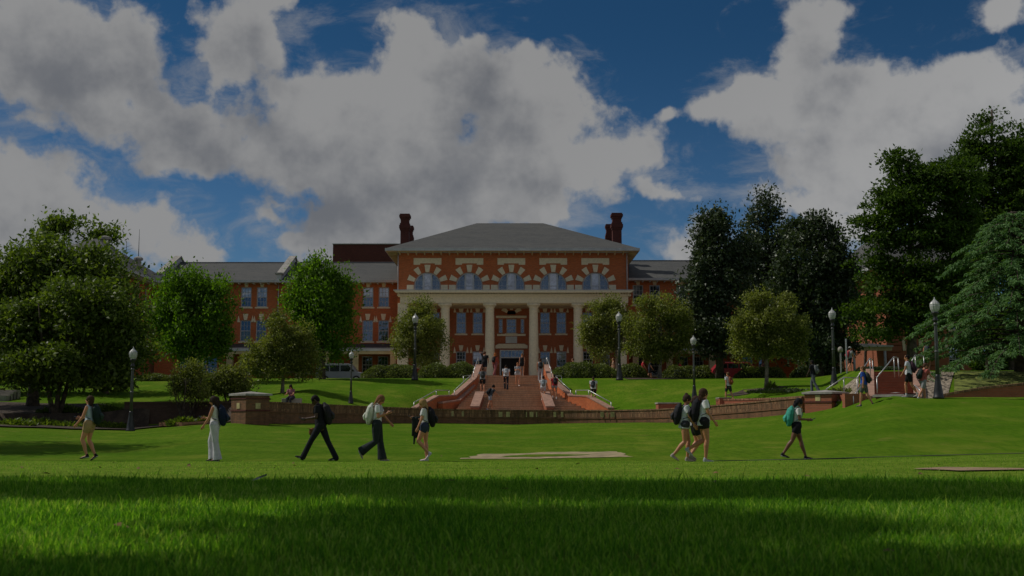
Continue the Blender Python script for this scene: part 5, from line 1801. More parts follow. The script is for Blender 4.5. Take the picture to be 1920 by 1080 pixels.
tree('tall leafy oak just left of the frame, its boughs shading the near grass', 'tree', 0, 0, None, 560, 62, .24, 'leaf_dark', 61, rc=.34, trunk_r=.3, limbs=30, shell=.1, up=.1, wob=.03,
     gap=9, lobes3=[canopy(-4.4, 7.6, 9.5, 2.4, .38, .8), canopy(-1.2, 7.55, 9.3, 2.6, .42, .8), canopy(2.2, 7.6, 9.4, 2.6, .38, .8), canopy(5.6, 7.6, 9.2, 2.6, .38, .8)],
     base=Vector((-12.6, 11.5, -.7)), fork=.5)
tree('second leafy oak just outside the left of the frame, nearer the camera', 'tree', 0, 0, None, 620, 62, .24, 'leaf_dark', 62, rc=.4, trunk_r=.3, limbs=26, shell=.1, up=.1, wob=.03,
     gap=9, lobes3=[canopy(-2.9, 2.6, 8.6, 1.9, 1.3, .8), canopy(.15, 5.0, 8.8, 1.0, 1.3, .8), canopy(3.2, 2.7, 8.6, 2.2, 1.2, .8), canopy(.3, 2.7, 8.8, 3.4, 1.25, .6), canopy(.8, .4, 8.6, 4.2, 2.0, 1.0)],
     base=Vector((-11.8, 4.4, -.6)), fork=.5)
tree('unseen leafy oak added right of the frame to block skylight over the near grass', 'tree', 0, 0, None, 520, 60, .30, 'leaf_dark', 64, rc=.6, trunk_r=.3, limbs=26, shell=.1, up=.1, wob=.05,  # unseen tree added to darken the near grass by hiding the sky
     gap=9, lobes3=[((3.6, 4.6, 8.2), (3.2, 3.4, 1.2)), ((7.5, 7.2, 8.8), (3.2, 3.2, 1.3)), ((6.0, 0.5, 8.2), (3.4, 3.2, 1.2)), ((0.5, -2.5, 8.2), (4.5, 2.6, 1.0)), ((-3, -5, 8.5), (4, 3, 1.2))],
     base=Vector((8.6, 2.4, -.5)), fork=.5)
tree('leafy oak outside the left of the frame shading the lawn by the lamp post', 'tree', 0, 0, None, 260, 60, .3, 'leaf_dark', 63, rc=.7, trunk_r=.3, limbs=20, shell=.1, up=.1, wob=.1,
     lobes3=[((-23.4, 39.5, 8.6), (3.0, 3.6, 2.0)), ((-22.2, 36.0, 7.8), (2.6, 2.4, 1.4)), ((-26.5, 37, 9.5), (3, 4, 2.4))], base=Vector((-25.5, 38.5, -1.0)), fork=.4)


# --- the near grass: real blades
def grass():
    rng = np.random.default_rng(5)
    def field_(y0, y1, dens, hmin, hmax, w, segs):
        n = int(dens * ((y1 ** 2 - y0 ** 2) * .49 + (y1 - y0) * .6))
        # area-uniform over the wedge the camera sees
        y = np.sqrt(rng.random(n) * (y1 ** 2 - y0 ** 2) + y0 ** 2)
        x = rng.uniform(-1, 1, n) * (.49 * y + .3)
        clump = .5 + .5 * np.sin(x * 3.1 + 2 * np.sin(y * 1.7)) * np.sin(y * 4.3 + 1.5 * np.sin(x * 2.3))
        h = hmin + (hmax - hmin) * rng.random(n) ** 1.8 * (.55 + .65 * clump)
        h *= np.where(rng.random(n) < .02, 1.7, 1)
        z = HA(x, y) - .004
        a = rng.uniform(0, 2 * np.pi, n)
        side = np.stack([np.cos(a), np.sin(a), np.zeros(n)], 1) * (w * rng.uniform(.6, 1.4, n))[:, None] * .5
        ln = rng.uniform(0, 2 * np.pi, n)
        lean = np.stack([np.cos(ln), np.sin(ln), np.zeros(n)], 1) * (h * rng.uniform(.1, .75, n))[:, None]
        P = np.stack([x, y, z], 1)
        up = np.zeros((n, 3)); up[:, 2] = h
        return P, side, lean, up, n
    V = []; Fq = []; Ft = []
    k = 0
    P, s, l, u, n = field_(2.6, 9.3, 5000, .018, .064, .0050, 2)
    b0, b1 = P - s, P + s; m0, m1 = P - s * .8 + l * .3 + u * .6, P + s * .8 + l * .3 + u * .6; t = P + l + u
    v = np.stack([b0, b1, m1, m0, t], 1)
    i = np.arange(n)[:, None] * 5
    f4 = i + np.array([[0, 1, 2, 3]]); f3 = i + np.array([[3, 2, 4]])
    Pt, st_, lt, ut, nt_ = field_(7.3, 9.0, 130, .055, .125, .0065, 2)
    P = np.concatenate([P, Pt]); s = np.concatenate([s, st_]); l = np.concatenate([l, lt]); u = np.concatenate([u, ut]); n += nt_
    b0, b1 = P - s, P + s; m0, m1 = P - s * .8 + l * .3 + u * .6, P + s * .8 + l * .3 + u * .6; t = P + l + u
    v = np.stack([b0, b1, m1, m0, t], 1)
    i = np.arange(n)[:, None] * 5
    f4 = i + np.array([[0, 1, 2, 3]]); f3 = i + np.array([[3, 2, 4]])
    P2, s2, l2, u2, n2 = field_(9.2, 27.6, 90, .012, .040, .008, 1)
    v2 = np.stack([P2 - s2, P2 + s2, P2 + l2 + u2], 1)
    f32 = n * 5 + np.arange(n2)[:, None] * 3 + np.array([[0, 1, 2]])
    co = np.concatenate([v.reshape(-1, 3), v2.reshape(-1, 3)])
    loops = np.concatenate([f4.ravel(), f3.ravel(), f32.ravel()])
    tot = np.concatenate([np.full(n, 4), np.full(n + n2, 3)]); start = np.concatenate([[0], np.cumsum(tot)[:-1]])
    me = bpy.data.meshes.new('grass')
    me.vertices.add(len(co)); me.vertices.foreach_set('co', co.ravel().astype(np.float32))
    me.loops.add(len(loops)); me.loops.foreach_set('vertex_index', loops.astype(np.int32))
    me.polygons.add(len(tot)); me.polygons.foreach_set('loop_start', start.astype(np.int32))
    try: me.polygons.foreach_set('loop_total', tot.astype(np.int32))
    except Exception: pass
    me.update(calc_edges=True)
    me.materials.append(MATS['grass_blade'])
    o = bpy.data.objects.new('grass', me); COL.objects.link(o)
    tag(o, 'blades of green lawn grass close to the camera', 'grass', kind='stuff')
    TRI[0] += n * 3 + n2
    del o['label'], o['category']


grass()
lf = MB(); c = ground_at(480, 898, 5, 12)
c = Vector((X(482, 8.7, 900), 8.7, 0)); c.z = H(c.x, c.y) + .035
lf.add([c + Vector((-.05, 0, -.01)), c + Vector((-.01, .03, .015)), c + Vector((.07, .01, .03)), c + Vector((.0, -.03, .0)), c + Vector((.075, .0, .045))], [(0, 1, 2, 3), (1, 2, 4)])
lfo = lf.build('fallen_leaf', 'leaf_grey', None, base=c) if 'leaf_grey' in MATS else None
simple('leaf_grey', (.16, .18, .2), .7, .2, 9)
lfo = lfo or lf.build('fallen_leaf', 'leaf_grey', None, base=c)
tag(lfo, 'curled grey fallen leaf lying on the shadow edge of the near grass', 'leaf')

rl3 = np.random.default_rng(12); n3 = 90
yy = rl3.uniform(4, 60, n3) ** 1.0; xx = rl3.uniform(-1, 1, n3) * yy * .46
PP = np.stack([xx, yy, np.array([float(H(a, b_)) for a, b_ in zip(xx, yy)]) + .02], 1)
VV = leaf_quads(PP, unit(rl3.normal(size=PP.shape) * np.array([1, 1, .2])), unit(rl3.normal(size=PP.shape) * .3 + np.array([0, 0, 1])), rl3.uniform(.05, .10, n3), rl3.uniform(.015, .03, n3), rl3)
simple('leaf_brown', (.16, .085, .035), .8, .3, 9)
lit = bpy.data.objects.new('leaf_litter', quads_mesh('leaf_litter', VV, 'leaf_brown')); COL.objects.link(lit); lit['kind'] = 'stuff'

# ------------------------------------------------------------------ lamp posts
def lamp_meshes():
    b_ = MB(); 
    b_.lathe([(.23, 0), (.23, .06), (.20, .1), (.18, .3), (.15, .5), (.12, .7), (.10, .86), (.11, .9), (.09, .95), (.085, 1.0)], 16)
    base = mesh_from('base', b_.V, b_.F, 'black_iron', True)
    p = MB().lathe([(.085, 1.0), (.07, 2.2), (.062, 3.1), (.062, 3.18)], 14)
    for z in (1.9, 3.05): p.lathe([(.075, z), (.092, z + .03), (.092, z + .07), (.075, z + .1)], 14)
    pole = mesh_from('pole', p.V, p.F, 'iron_grey', True)
    c = MB().lathe([(.06, 3.18), (.11, 3.24), (.11, 3.3), (.07, 3.36), (.08, 3.44), (.14, 3.55), (.15, 3.6), (.14, 3.62)], 16)
    collar = mesh_from('collar', c.V, c.F, 'black_iron', True)
    g = MB(); prof = [(.12, 3.62), (.17, 3.72), (.195, 3.86), (.19, 3.93), (.2, 3.95), (.15, 4.03), (.09, 4.09), (.05, 4.13)]
    n = 24; V = []; Fc = []
    for (r, z) in prof:
        for i in range(n):
            rr_ = r * (1 + (.04 if i % 2 else -.02))
            V.append((rr_ * math.cos(2 * math.pi * i / n), rr_ * math.sin(2 * math.pi * i / n), z))
    for j in range(len(prof) - 1):
        for i in range(n): Fc.append((j * n + i, j * n + (i + 1) % n, (j + 1) * n + (i + 1) % n, (j + 1) * n + i))
    g.add(V, Fc); g.add([(0, 0, 4.15)] + V[-n:], [(0, 1 + i, 1 + (i + 1) % n) for i in range(n)])
    globe = mesh_from('globe', g.V, g.F, 'lamp_glass')
    f = MB().lathe([(.06, 4.11), (.05, 4.15), (.02, 4.18), (.03, 4.2), (.005, 4.25)], 10)
    fin = mesh_from('finial', f.V, f.F, 'trim_grey', True)
    return base, pole, collar, globe, fin


LM = lamp_meshes()
def lamp(px, py_top, label, D=None, base_py=None, s=1.0):
    if D is None: loc = by_top(px, py_top, 4.25 * s)
    else:
        x = X(px, D, 740); loc = Vector((x, D, H(x, D)))
        s = (Z(py_top, D) - loc.z) / 4.25
    r = empty('street_lamp', loc, label, 'street lamp', 'acorn lamp posts around the lawn')
    r.scale = (s, s, s)
    b_ = sub(LM[0], 'base', r); sub(LM[1], 'pole', r)
    c = sub(LM[2], 'collar', r); g = sub(LM[3], 'globe', r); sub(LM[4], 'finial', g)
    return r


lamp(247, 650, 'left-edge lamp post standing on the lawn behind the woman in khaki shorts', D=55.4)
lamp(658, 657, 'lamp post on the left slope, in front of the parked silver SUV', D=68)
lamp(777.5, 587, 'lamp post left of the portico among the hedges and a yellow-green magnolia', D=86)
lamp(1162, 583.5, 'lamp post right of the portico against a yellow-green magnolia', D=86)
lamp(1302, 628.5, 'lamp post behind the curved wall above the three walking women', D=68.5)
lamp(1565, 577, 'tall lamp post beside the thick dark magnolia trunk, left of the side steps', D=63)
lamp(1759.5, 557, 'nearest lamp post on the right lawn crest beside the gravel bed', D=46.3)
for px, py, D, h in ((1577, 668, 70, 1.3), (1588, 655, 66, 2.0)):
    x = X(px, D, 700); z = H(x, D)
    r = empty('signpost', (x, D, z), 'small round-topped pale post beside the tall right lamp' if h < 1.6 else 'thin bare metal post right of the tall right lamp', 'post')
    MB().tube([(x, D, z), (x, D, z + h)], .045, 8).build('post', 'steel_rail', r)
    if h < 1.6: MB().lathe([(.02, 0), (.14, .04), (.16, .2), (.12, .3), (.02, .36)], 12, (x, D, z + h)).build('head', 'concrete', r, smooth=True)


# ------------------------------------------------------------------ parked cars behind the slope
def car(px, D, label, paint, L=4.6, h=1.75, suv=True, flip=1):
    x = X(px, D, 700); z = G0 + .03
    r = empty('parked_car', (x, D, z), label, 'car', 'cars parked before the hall')
    p = [(-2.3, .45), (-2.32, .85), (-2.2, 1.05), (-1.75, h - .12), (-1.55, h), (.75, h), (1.0, h - .08), (1.45, 1.08), (2.1, .98), (2.3, .8), (2.32, .45), (1.9, .32), (-1.9, .32)] if suv else \
        [(-2.2, .4), (-2.25, .8), (-2.1, .95), (-1.6, 1.0), (-1.0, h - .08), (-.7, h), (.5, h), (1.2, 1.0), (2.0, .88), (2.25, .7), (2.25, .4), (1.8, .28), (-1.8, .28)]
    p = [(a * flip, b_) for a, b_ in p]
    if flip < 0: p = p[::-1]
    m = MB().prism(p[::-1], -.88, .88, 'y')
    m.build('body', paint, r, base=(0, 0, 0), bevel=.06)
    if suv: W_ = [[(-2.05, 1.1), (-1.72, h - .16), (-1.05, h - .16), (-1.05, 1.1)], [(-.95, 1.1), (-.95, h - .16), (-.1, h - .16), (-.1, 1.1)], [(0, 1.1), (0, h - .16), (.72, h - .16), (1.28, 1.1)]]
    else: W_ = [[(-1.45, 1.0), (-.95, h - .12), (-.15, h - .12), (-.15, 1.0)], [(-.05, 1.0), (-.05, h - .12), (.48, h - .12), (1.05, 1.0)]]
    for w in W_:
        q = [(a * flip, b_) for a, b_ in w]
        if flip < 0: q = q[::-1]
        for s in (-1, 1):
            MB().prism(q, s * .883 - .004, s * .883 + .004, 'y').build('side_window', 'glass_dark', r, base=(0, 0, 0))
    for wx in (-1.4, 1.45):
        for s in (-1, 1):
            m = MB(); n_ = 20
            m.prism([(wx + .36 * math.cos(2 * math.pi * i / n_), .36 + .36 * math.sin(2 * math.pi * i / n_)) for i in range(n_)], s * .82 - .1, s * .82 + .1, 'y')
            w = m.build('wheel', 'tyre', r, base=(0, 0, 0))
            m = MB().prism([(wx + .22 * math.cos(2 * math.pi * i / n_), .36 + .22 * math.sin(2 * math.pi * i / n_)) for i in range(n_)], s * .83 - .105, s * .83 + .105, 'y').build('rim', 'steel_rail', w, base=(0, 0, 0))
    for s in (-1, 1):
        MB().box(2.18 * flip - .06, 2.18 * flip + .08, s * .62 - .16, s * .62 + .16, .68, .84).build('headlight', 'lamp_glass', r, base=(0, 0, 0), bevel=.02)
        MB().box(.95 * flip - .08, .95 * flip + .08, s * .98 - .1, s * .98 + .1, 1.06, 1.22).build('mirror', paint, r, base=(0, 0, 0), bevel=.03)
    if suv:
        for s in (-1, 1): MB().tube([(-1.4 * flip, s * .68, h + .05), (.6 * flip, s * .68, h + .05)], .02, 6).build('roof_rail', 'black_iron', r, base=(0, 0, 0))
    return r


car(641, 104.5, 'silver SUV with dark windows parked behind the left slope, before the loggia', 'car_white', h=1.8)
car(1383, 97.5, 'red SUV parked behind the low hedge under the magnolias', 'car_red', h=1.62)
print('triangles in foliage', TRI[0])

# ------------------------------------------------------------------ people
def loft(mb, pts, rads, n=12, ref=(0, 1, 0), cap=True):
    """a closed tube through pts with elliptical sections (ru across, rv along ref) and rounded ends"""
    pts = [Vector(p) for p in pts]
    rads = [r if hasattr(r, '__len__') else (r, r) for r in rads]
    if cap:
        t0 = (pts[0] - pts[1]).normalized(); t1 = (pts[-1] - pts[-2]).normalized()
        r0 = min(rads[0]); r1 = min(rads[-1])
        pre = [(pts[0] + t0 * r0 * .95, .25), (pts[0] + t0 * r0 * .7, .72)]
        post = [(pts[-1] + t1 * r1 * .7, .72), (pts[-1] + t1 * r1 * .95, .25)]
        R0, R1 = rads[0], rads[-1]
        pts = [p for p, _ in pre] + pts + [p for p, _ in post]
        rads = [(R0[0] * k, R0[1] * k) for _, k in pre] + rads + [(R1[0] * k, R1[1] * k) for _, k in post]
    V = []; Fc = []
    ref = Vector(ref)
    for i, p in enumerate(pts):
        t = pts[min(i + 1, len(pts) - 1)] - pts[max(i - 1, 0)]
        t.normalize()
        v = ref - t * ref.dot(t)
        if v.length < .1: v = Vector((1, 0, 0)) - t * t.x
        v.normalize(); u = v.cross(t)
        for j in range(n):
            a = 2 * math.pi * j / n
            V.append(p + u * math.cos(a) * rads[i][0] + v * math.sin(a) * rads[i][1])
    m = len(pts)
    for i in range(m - 1):
        for j in range(n):
            k = (j + 1) % n
            Fc.append((i * n + j, i * n + k, (i + 1) * n + k, (i + 1) * n + j))
    Fc.append(tuple(range(n - 1, -1, -1))); Fc.append(tuple((m - 1) * n + j for j in range(n)))
    mb.add(V, Fc)


def ball(mb, c, r, axis=(0, 0, 1), n=10):
    r = r if hasattr(r, '__len__') else (r, r, r)
    V = []; Fc = []; m = 7
    ax = Vector(axis).normalized(); q = Vector((0, 0, 1)).rotation_difference(ax)
    for i in range(m + 1):
        b_ = -math.pi / 2 + math.pi * i / m
        for j in range(n):
            a = 2 * math.pi * j / n
            cb = max(math.cos(b_), .02)
            V.append(Vector(c) + q @ Vector((r[0] * cb * math.cos(a), r[1] * cb * math.sin(a), r[2] * math.sin(b_))))
    for i in range(m):
        for j in range(n):
            k = (j + 1) % n
            Fc.append((i * n + j, i * n + k, (i + 1) * n + k, (i + 1) * n + j))
    Fc.append(tuple(range(n - 1, -1, -1))); Fc.append(tuple(m * n + j for j in range(n)))
    mb.add(V, Fc)


_fab = {}


def fabric(col, rough=.85):
    k = tuple(round(c, 3) for c in col)
    if k not in _fab:
        nm = 'fabric_%d' % len(_fab)
        m, g, b, out = new_mat(nm)
        o = g.n('ShaderNodeTexCoord').outputs['Object']
        w = g.noise(g.vec('MULTIPLY', o, (1, 1, .55)), 9, 4, .6)
        f = g.noise(o, 60, 2, .5)
        g.put(b.inputs['Base Color'], g.mix(g.smooth(w, .3, .7), (*[c * .86 for c in col], 1), (*[min(1, c * 1.1) for c in col], 1)))
        b.inputs['Roughness'].default_value = rough; b.inputs['Specular IOR Level'].default_value = .2
        bump(g, b, g.math('ADD', w, g.math('MULTIPLY', f, .08)), .75, .035)
        _fab[k] = nm
    return _fab[k]


def skin(col):
    k = ('skin',) + tuple(col)
    if k not in _fab:
        nm = 'skin_%d' % len(_fab)
        m, g, b, out = new_mat(nm)
        o = g.n('ShaderNodeTexCoord').outputs['Object']
        w = g.noise(o, 14, 3, .5)
        g.put(b.inputs['Base Color'], g.mix(w, (*[c * .9 for c in col], 1), (*[c * 1.1 for c in col], 1)))
        b.inputs['Roughness'].default_value = .5
        b.inputs['Subsurface Weight'].default_value = .08
        b.inputs['Subsurface Radius'].default_value = (.02, .008, .004)
        _fab[k] = nm
    return _fab[k]


def hairmat(col):
    k = ('hair',) + tuple(col)
    if k not in _fab:
        nm = 'hair_%d' % len(_fab)
        m, g, b, out = new_mat(nm)
        o = g.n('ShaderNodeTexCoord').outputs['Object']
        w = g.noise(g.vec('MULTIPLY', o, (1, 1, .12)), 70, 3, .6)
        g.put(b.inputs['Base Color'], g.mix(w, (*[c * .55 for c in col], 1), (*[min(1, c * 1.5) for c in col], 1)))
        b.inputs['Roughness'].default_value = .75; b.inputs['Specular IOR Level'].default_value = .12
        bump(g, b, w, .8, .01)
        _fab[k] = nm
    return _fab[k]


PALE, TAN, DARK, BROWN = (.60, .27, .15), (.50, .22, .11), (.065, .030, .018), (.17, .07, .036)


def vox(mb, name, mat, parent, v, smooth=2, label=None):
    o = mb.build(name, mat, parent, base=(0, 0, 0), smooth=True, label=label)
    md = o.modifiers.new('remesh', 'REMESH'); md.mode = 'VOXEL'; md.voxel_size = v; md.use_smooth_shade = True
    if smooth:
        sm = o.modifiers.new('smooth', 'SMOOTH'); sm.factor = .5; sm.iterations = smooth
    return o


def person(loc, face, h, label, pose, top=((.5, .5, .5), 'tee'), bottom=((.02, .02, .025), 'shorts', .55), hair=((.05, .03, .02), 'short'),
           sk=PALE, shoes=(.5, .5, .5), pack=None, female=False, near=False, extras=(), group=None, phone=None, seat=False, pack_label=None, socks=None, hat=None):
    s = h / 1.75
    rng = random.Random(label)
    root = empty('person', loc, label, 'person', group, rz=R(face))
    v = .0125 if near else .022
    lean = R(pose.get('lean', 4)); hd = R(pose.get('head', 10)) + lean * .4
    up = Vector((math.sin(lean), 0, math.cos(lean))); fw = Vector((math.cos(lean), 0, -math.sin(lean)))
    hw = (.095 if female else .09) * s
    TH, SH = .43 * s, .43 * s
    def leg(side, a, k, ft):
        hip = Vector((0, side * hw, 0))
        a_, sh = R(a), R(a - k)
        kn = hip + Vector((math.sin(a_), side * .02, -math.cos(a_))) * TH
        an = kn + Vector((math.sin(sh), -side * .03, -math.cos(sh))) * SH
        p = R(ft)
        f = Vector((math.cos(p), side * .12, math.sin(p))).normalized()
        dn = Vector((math.sin(p), 0, -math.cos(p)))
        heel = an - f * .05 * s + dn * .075 * s; toe = an + f * .185 * s + dn * .075 * s
        return hip, kn, an, heel, toe, f, dn
    legs = {1: leg(1, *pose.get('L', (10, 5, 0))), -1: leg(-1, *pose.get('R', (-10, 5, 0)))}
    low = min(min(l[3].z, l[4].z) for l in legs.values())
    if seat: low = -.12 * s
    O = Vector((0, 0, -low))
    legs = {k: tuple(x + O if i < 5 else x for i, x in enumerate(l)) for k, l in legs.items()}
    pel = O.copy()
    T_ = lambda d, f=0, y=0: pel + up * d * s + fw * f * s + Vector((0, y * s, 0))
    wsh = (.165 if female else .195)
    sh_z = .475
    def arm(side, sa, eb, out=6, el_in=0):
        S0 = T_(sh_z, 0, side * (wsh))
        a = R(sa); o_ = R(out)
        d1 = Vector((math.sin(a) * math.cos(o_), side * math.sin(o_), -math.cos(a) * math.cos(o_)))
        el = S0 + d1 * .285 * s
        b_ = R(sa + eb)
        d2 = Vector((math.sin(b_) * math.cos(R(el_in)), -side * math.sin(R(el_in)), -math.cos(b_) * math.cos(R(el_in)))).normalized()
        wr = el + d2 * .245 * s
        return S0, el, wr, d2
    arms = {1: arm(1, *pose.get('armL', (5, 12))), -1: arm(-1, *pose.get('armR', (-5, 12)))}
    # ---- body
    b = MB()
    TS = [(-.07, .085, .12), (0, .105, .158 if female else .15), (.08, .100, .15 if female else .142), (.19, .080, .112 if female else .135), (.33, .098, .135 if female else .158), (.43, .085, .145 if female else .17), (.49, .06, .115 if female else .135)]
    loft(b, [T_(d, .01 if i in (4,) else 0) for i, (d, _, _) in enumerate(TS)], [(a * s, c * s) for _, a, c in TS], 16)
    neck0 = T_(.48, .0); nd = (up + fw * math.sin(hd) * .5).normalized()
    hc = T_(.53, .0) + Vector((math.sin(hd), 0, math.cos(hd))) * .115 * s
    hu = Vector((math.sin(hd), 0, math.cos(hd))); hf = Vector((math.cos(hd), 0, -math.sin(hd)))
    yaw = R(pose.get('yaw', 0))
    hf = Vector((hf.x * math.cos(yaw), math.sin(yaw) * 1.0, hf.z)).normalized(); hs = hu.cross(hf).normalized()
    HP = lambda f, y, u: hc + hf * f * s + hs * y * s + hu * u * s
    loft(b, [neck0 - up * .03 * s, T_(.55, .01), HP(-.01, 0, -.04)], [.055 * s, .05 * s, .052 * s], 10)
    loft(b, [HP(-.012, 0, -.055), HP(-.012, 0, .0), HP(-.012, 0, .055)], [(.082 * s, .066 * s), (.094 * s, .074 * s), (.088 * s, .07 * s)], 14, ref=hs)
    loft(b, [HP(.02, 0, -.03), HP(.045, 0, -.085)], [(.05 * s, .055 * s), (.036 * s, .036 * s)], 10, ref=hs)      # jaw and chin
    loft(b, [HP(.078, 0, .02), HP(.098, 0, -.02)], [.012 * s, .017 * s], 8, ref=hs)                                # nose
    loft(b, [HP(.078, -.02, -.048), HP(.078, .02, -.048)], [.011 * s, .011 * s], 8, ref=hu)                        # lips
    for q in (-1, 1): ball(b, HP(-.015, q * .076, -.005), (.012 * s, .02 * s, .03 * s), hu)
    for q in (1, -1):
        S0, el, wr, d2 = arms[q]
        loft(b, [T_(.455, 0, q * (wsh - .07)), S0, S0.lerp(el, .45), el], [.058 * s, (.056 if not female else .047) * s, (.049 if not female else .044) * s, .040 * s], 10)
        loft(b, [el, el.lerp(wr, .3), wr], [.038 * s, .040 * s if not female else .034 * s, .025 * s], 10)
        # palm and five fingers
        pn = Vector((0, q, 0))
        side_v = pn - d2 * pn.dot(d2); side_v.normalize(); across = d2.cross(side_v).normalized()
        pc = wr + d2 * .05 * s
        loft(b, [wr, pc, wr + d2 * .085 * s], [(.028 * s, .014 * s), (.038 * s, .015 * s), (.036 * s, .013 * s)], 10, ref=side_v)
        if near or True:
            curl = -side_v
            for fi, (off, ln) in enumerate(((-.030, .066), (-.010, .076), (.010, .070), (.029, .056))):
                f0 = wr + d2 * .08 * s + across * off * s
                f1 = f0 + (d2 * .8 + curl * .35).normalized() * ln * .5 * s
                f2 = f1 + (d2 * .45 + curl * .9).normalized() * ln * .45 * s
                loft(b, [f0, f1, f2], [.0095 * s, .009 * s, .0075 * s], 6)
            t0 = wr + d2 * .025 * s - across * .026 * s
            loft(b, [t0, t0 + (d2 * .5 - across * .8 + curl * .3).normalized() * .035 * s, t0 + (d2 * .9 - across * .55 + curl * .6).normalized() * .068 * s], [.013 * s, .011 * s, .009 * s], 6)
    for q in (1, -1):
        hip, kn, an, heel, toe, f, dn = legs[q]
        k1 = 1.2 if female else 1.0
        loft(b, [hip + up * .02 * s, hip.lerp(kn, .4), kn], [.088 * k1 * s, .074 * k1 * s, .052 * s], 12)
        cb = (an - kn).normalized(); back = Vector((-1, 0, 0)) - cb * Vector((-1, 0, 0)).dot(cb)
        loft(b, [kn, kn.lerp(an, .28) + back * .012 * s, kn.lerp(an, .7), an], [.054 * s, .062 * s, .043 * s, .034 * s], 10)
        loft(b, [an + dn * .03 * s, an + f * .08 * s + dn * .045 * s, an + f * .15 * s + dn * .055 * s], [.032 * s, .03 * s, .022 * s], 8)
    vox(b, 'body', skin(sk), root, v, 1)
    # ---- shoes
    for q in (1, -1):
        hip, kn, an, heel, toe, f, dn = legs[q]
        m = MB()
        pa = an - f * .03 * s
        loft(m, [pa + dn * .045 * s, an + f * .05 * s + dn * .05 * s, an + f * .12 * s + dn * .058 * s, an + f * .175 * s + dn * .062 * s], [(.034 * s, .038 * s), (.034 * s, .042 * s), (.026 * s, .045 * s), (.018 * s, .036 * s)], 10)
        loft(m, [an + dn * .0 * s - f * .01 * s, an + dn * .04 * s - f * .01 * s], [.042 * s, .042 * s], 10)
        sh = vox(m, 'shoe', fabric(shoes, .6), root, v * .8, 1)
        m = MB(); loft(m, [heel - dn * .012 * s + f * .01 * s, an + f * .07 * s + dn * .066 * s, toe - dn * .014 * s - f * .02 * s], [(.012 * s, .04 * s), (.012 * s, .046 * s), (.011 * s, .036 * s)], 8)
        m.build('sole', fabric((.6, .6, .58) if sum(shoes) < .2 or sum(shoes) > .9 else (.3, .3, .3)), sh, base=(0, 0, 0), smooth=True)
        if socks:
            m = MB(); loft(m, [an, an.lerp(kn, .22)], [.037 * s, .042 * s], 8); vox(m, 'sock', fabric(socks), root, v, 0)
    # ---- top
    tcol, tkind = top
    m = MB(); e = .014
    low_d = {'crop': .16, 'tee': -.03, 'long': -.10, 'tank': .045, 'tucked': .05}.get(tkind.split('_')[0], -.03)
    secs = [(max(low_d, -.07) if low_d > -.07 else low_d, .112, .166 if female else .16)] if low_d < .05 else [(low_d, .098, .135 if female else .15)]
    for d, a, c in TS:
        if d > low_d + .04: secs.append((d, a + .006 * (d < .3), c + .004))
    if secs[-1][0] < .49: secs.append(TS[-1])
    loose = .022 if tkind.startswith(('tee', 'long')) else .006
    loft(m, [T_(d, (.014 if female and .28 < d < .38 else 0)) for d, _, _ in secs], [((a + e + loose * (d < .4)) * s, (c + e + loose * (d < .4)) * s) for d, a, c in secs], 16, cap=False)
    for q in (1, -1):
        S0, el, wr, d2 = arms[q]
        if 'tank' in tkind or 'crop' in tkind:
            loft(m, [T_(.45, 0, q * (wsh - .09)), T_(.50, 0, q * (wsh - .06))], [.05 * s, .035 * s], 8)
        else:
            t = .62 if 'longsleeve' not in tkind else 1.0
            pts = [T_(.465, 0, q * (wsh - .08)), S0, S0.lerp(el, t)]
            rr_ = [.068 * s, .068 * s, .062 * s]
            if t == 1.0: pts += [el.lerp(wr, .9)]; rr_ = [.066 * s, .064 * s, .052 * s, .036 * s]
            loft(m, pts, rr_, 10, cap=False)
    vox(m, 'shirt', fabric(tcol), root, v, 2)
    # ---- bottom
    k1 = 1.2 if female else 1.0
    bcol, bkind = bottom[0], bottom[1]
    m = MB()
    wa = .13
    loft(m, [T_(-.06), T_(0), T_(.08), T_(wa)], [(.11 * s, .155 * s), (.122 * s, .178 * s), (.116 * s, .168 * s), (.105 * s, .15 * s)], 16, cap=False)
    ball(m, T_(-.05), (.105 * s, .15 * s, .07 * s))
    for q in (1, -1):
        hip, kn, an, heel, toe, f, dn = legs[q]
        if bkind == 'shorts':
            t = bottom[2] - .14
            loft(m, [hip + up * .02 * s, hip.lerp(kn, t * .5), hip.lerp(kn, t)], [.106 * k1 * s, .100 * k1 * s, (.096 - .02 * t) * k1 * s], 12)
        elif bkind == 'skirt':
            t = bottom[2]; loft(m, [hip + up * .02 * s, hip.lerp(kn, t)], [.115 * s, .13 * s], 12, cap=False)
        else:
            fl = bottom[2]
            ed = an + (an - kn).normalized() * .035 * s
            loft(m, [hip + up * .02 * s, hip.lerp(kn, .45), kn, kn.lerp(an, .5), ed], [.106 * k1 * s, .090 * k1 * s, (.066 + .25 * max(0, fl - .06)) * s, (.058 + .5 * max(0, fl - .05)) * s, fl * s], 12, cap=True) if fl < .09 else (loft(m, [hip + up * .02 * s, hip.lerp(kn, .45)], [.106 * k1 * s, .090 * k1 * s], 12), loft(m, [hip.lerp(kn, .4), kn, kn.lerp(an, .5), ed], [.092 * k1 * s, (.066 + .25 * max(0, fl - .06)) * s, (.058 + .5 * max(0, fl - .05)) * s, fl * s], 12, cap=False))
    vox(m, {'shorts': 'shorts', 'skirt': 'skirt'}.get(bkind, 'trousers'), fabric(bcol), root, v, 2)
    # ---- hair
    hcol, hk = hair
    m = MB()
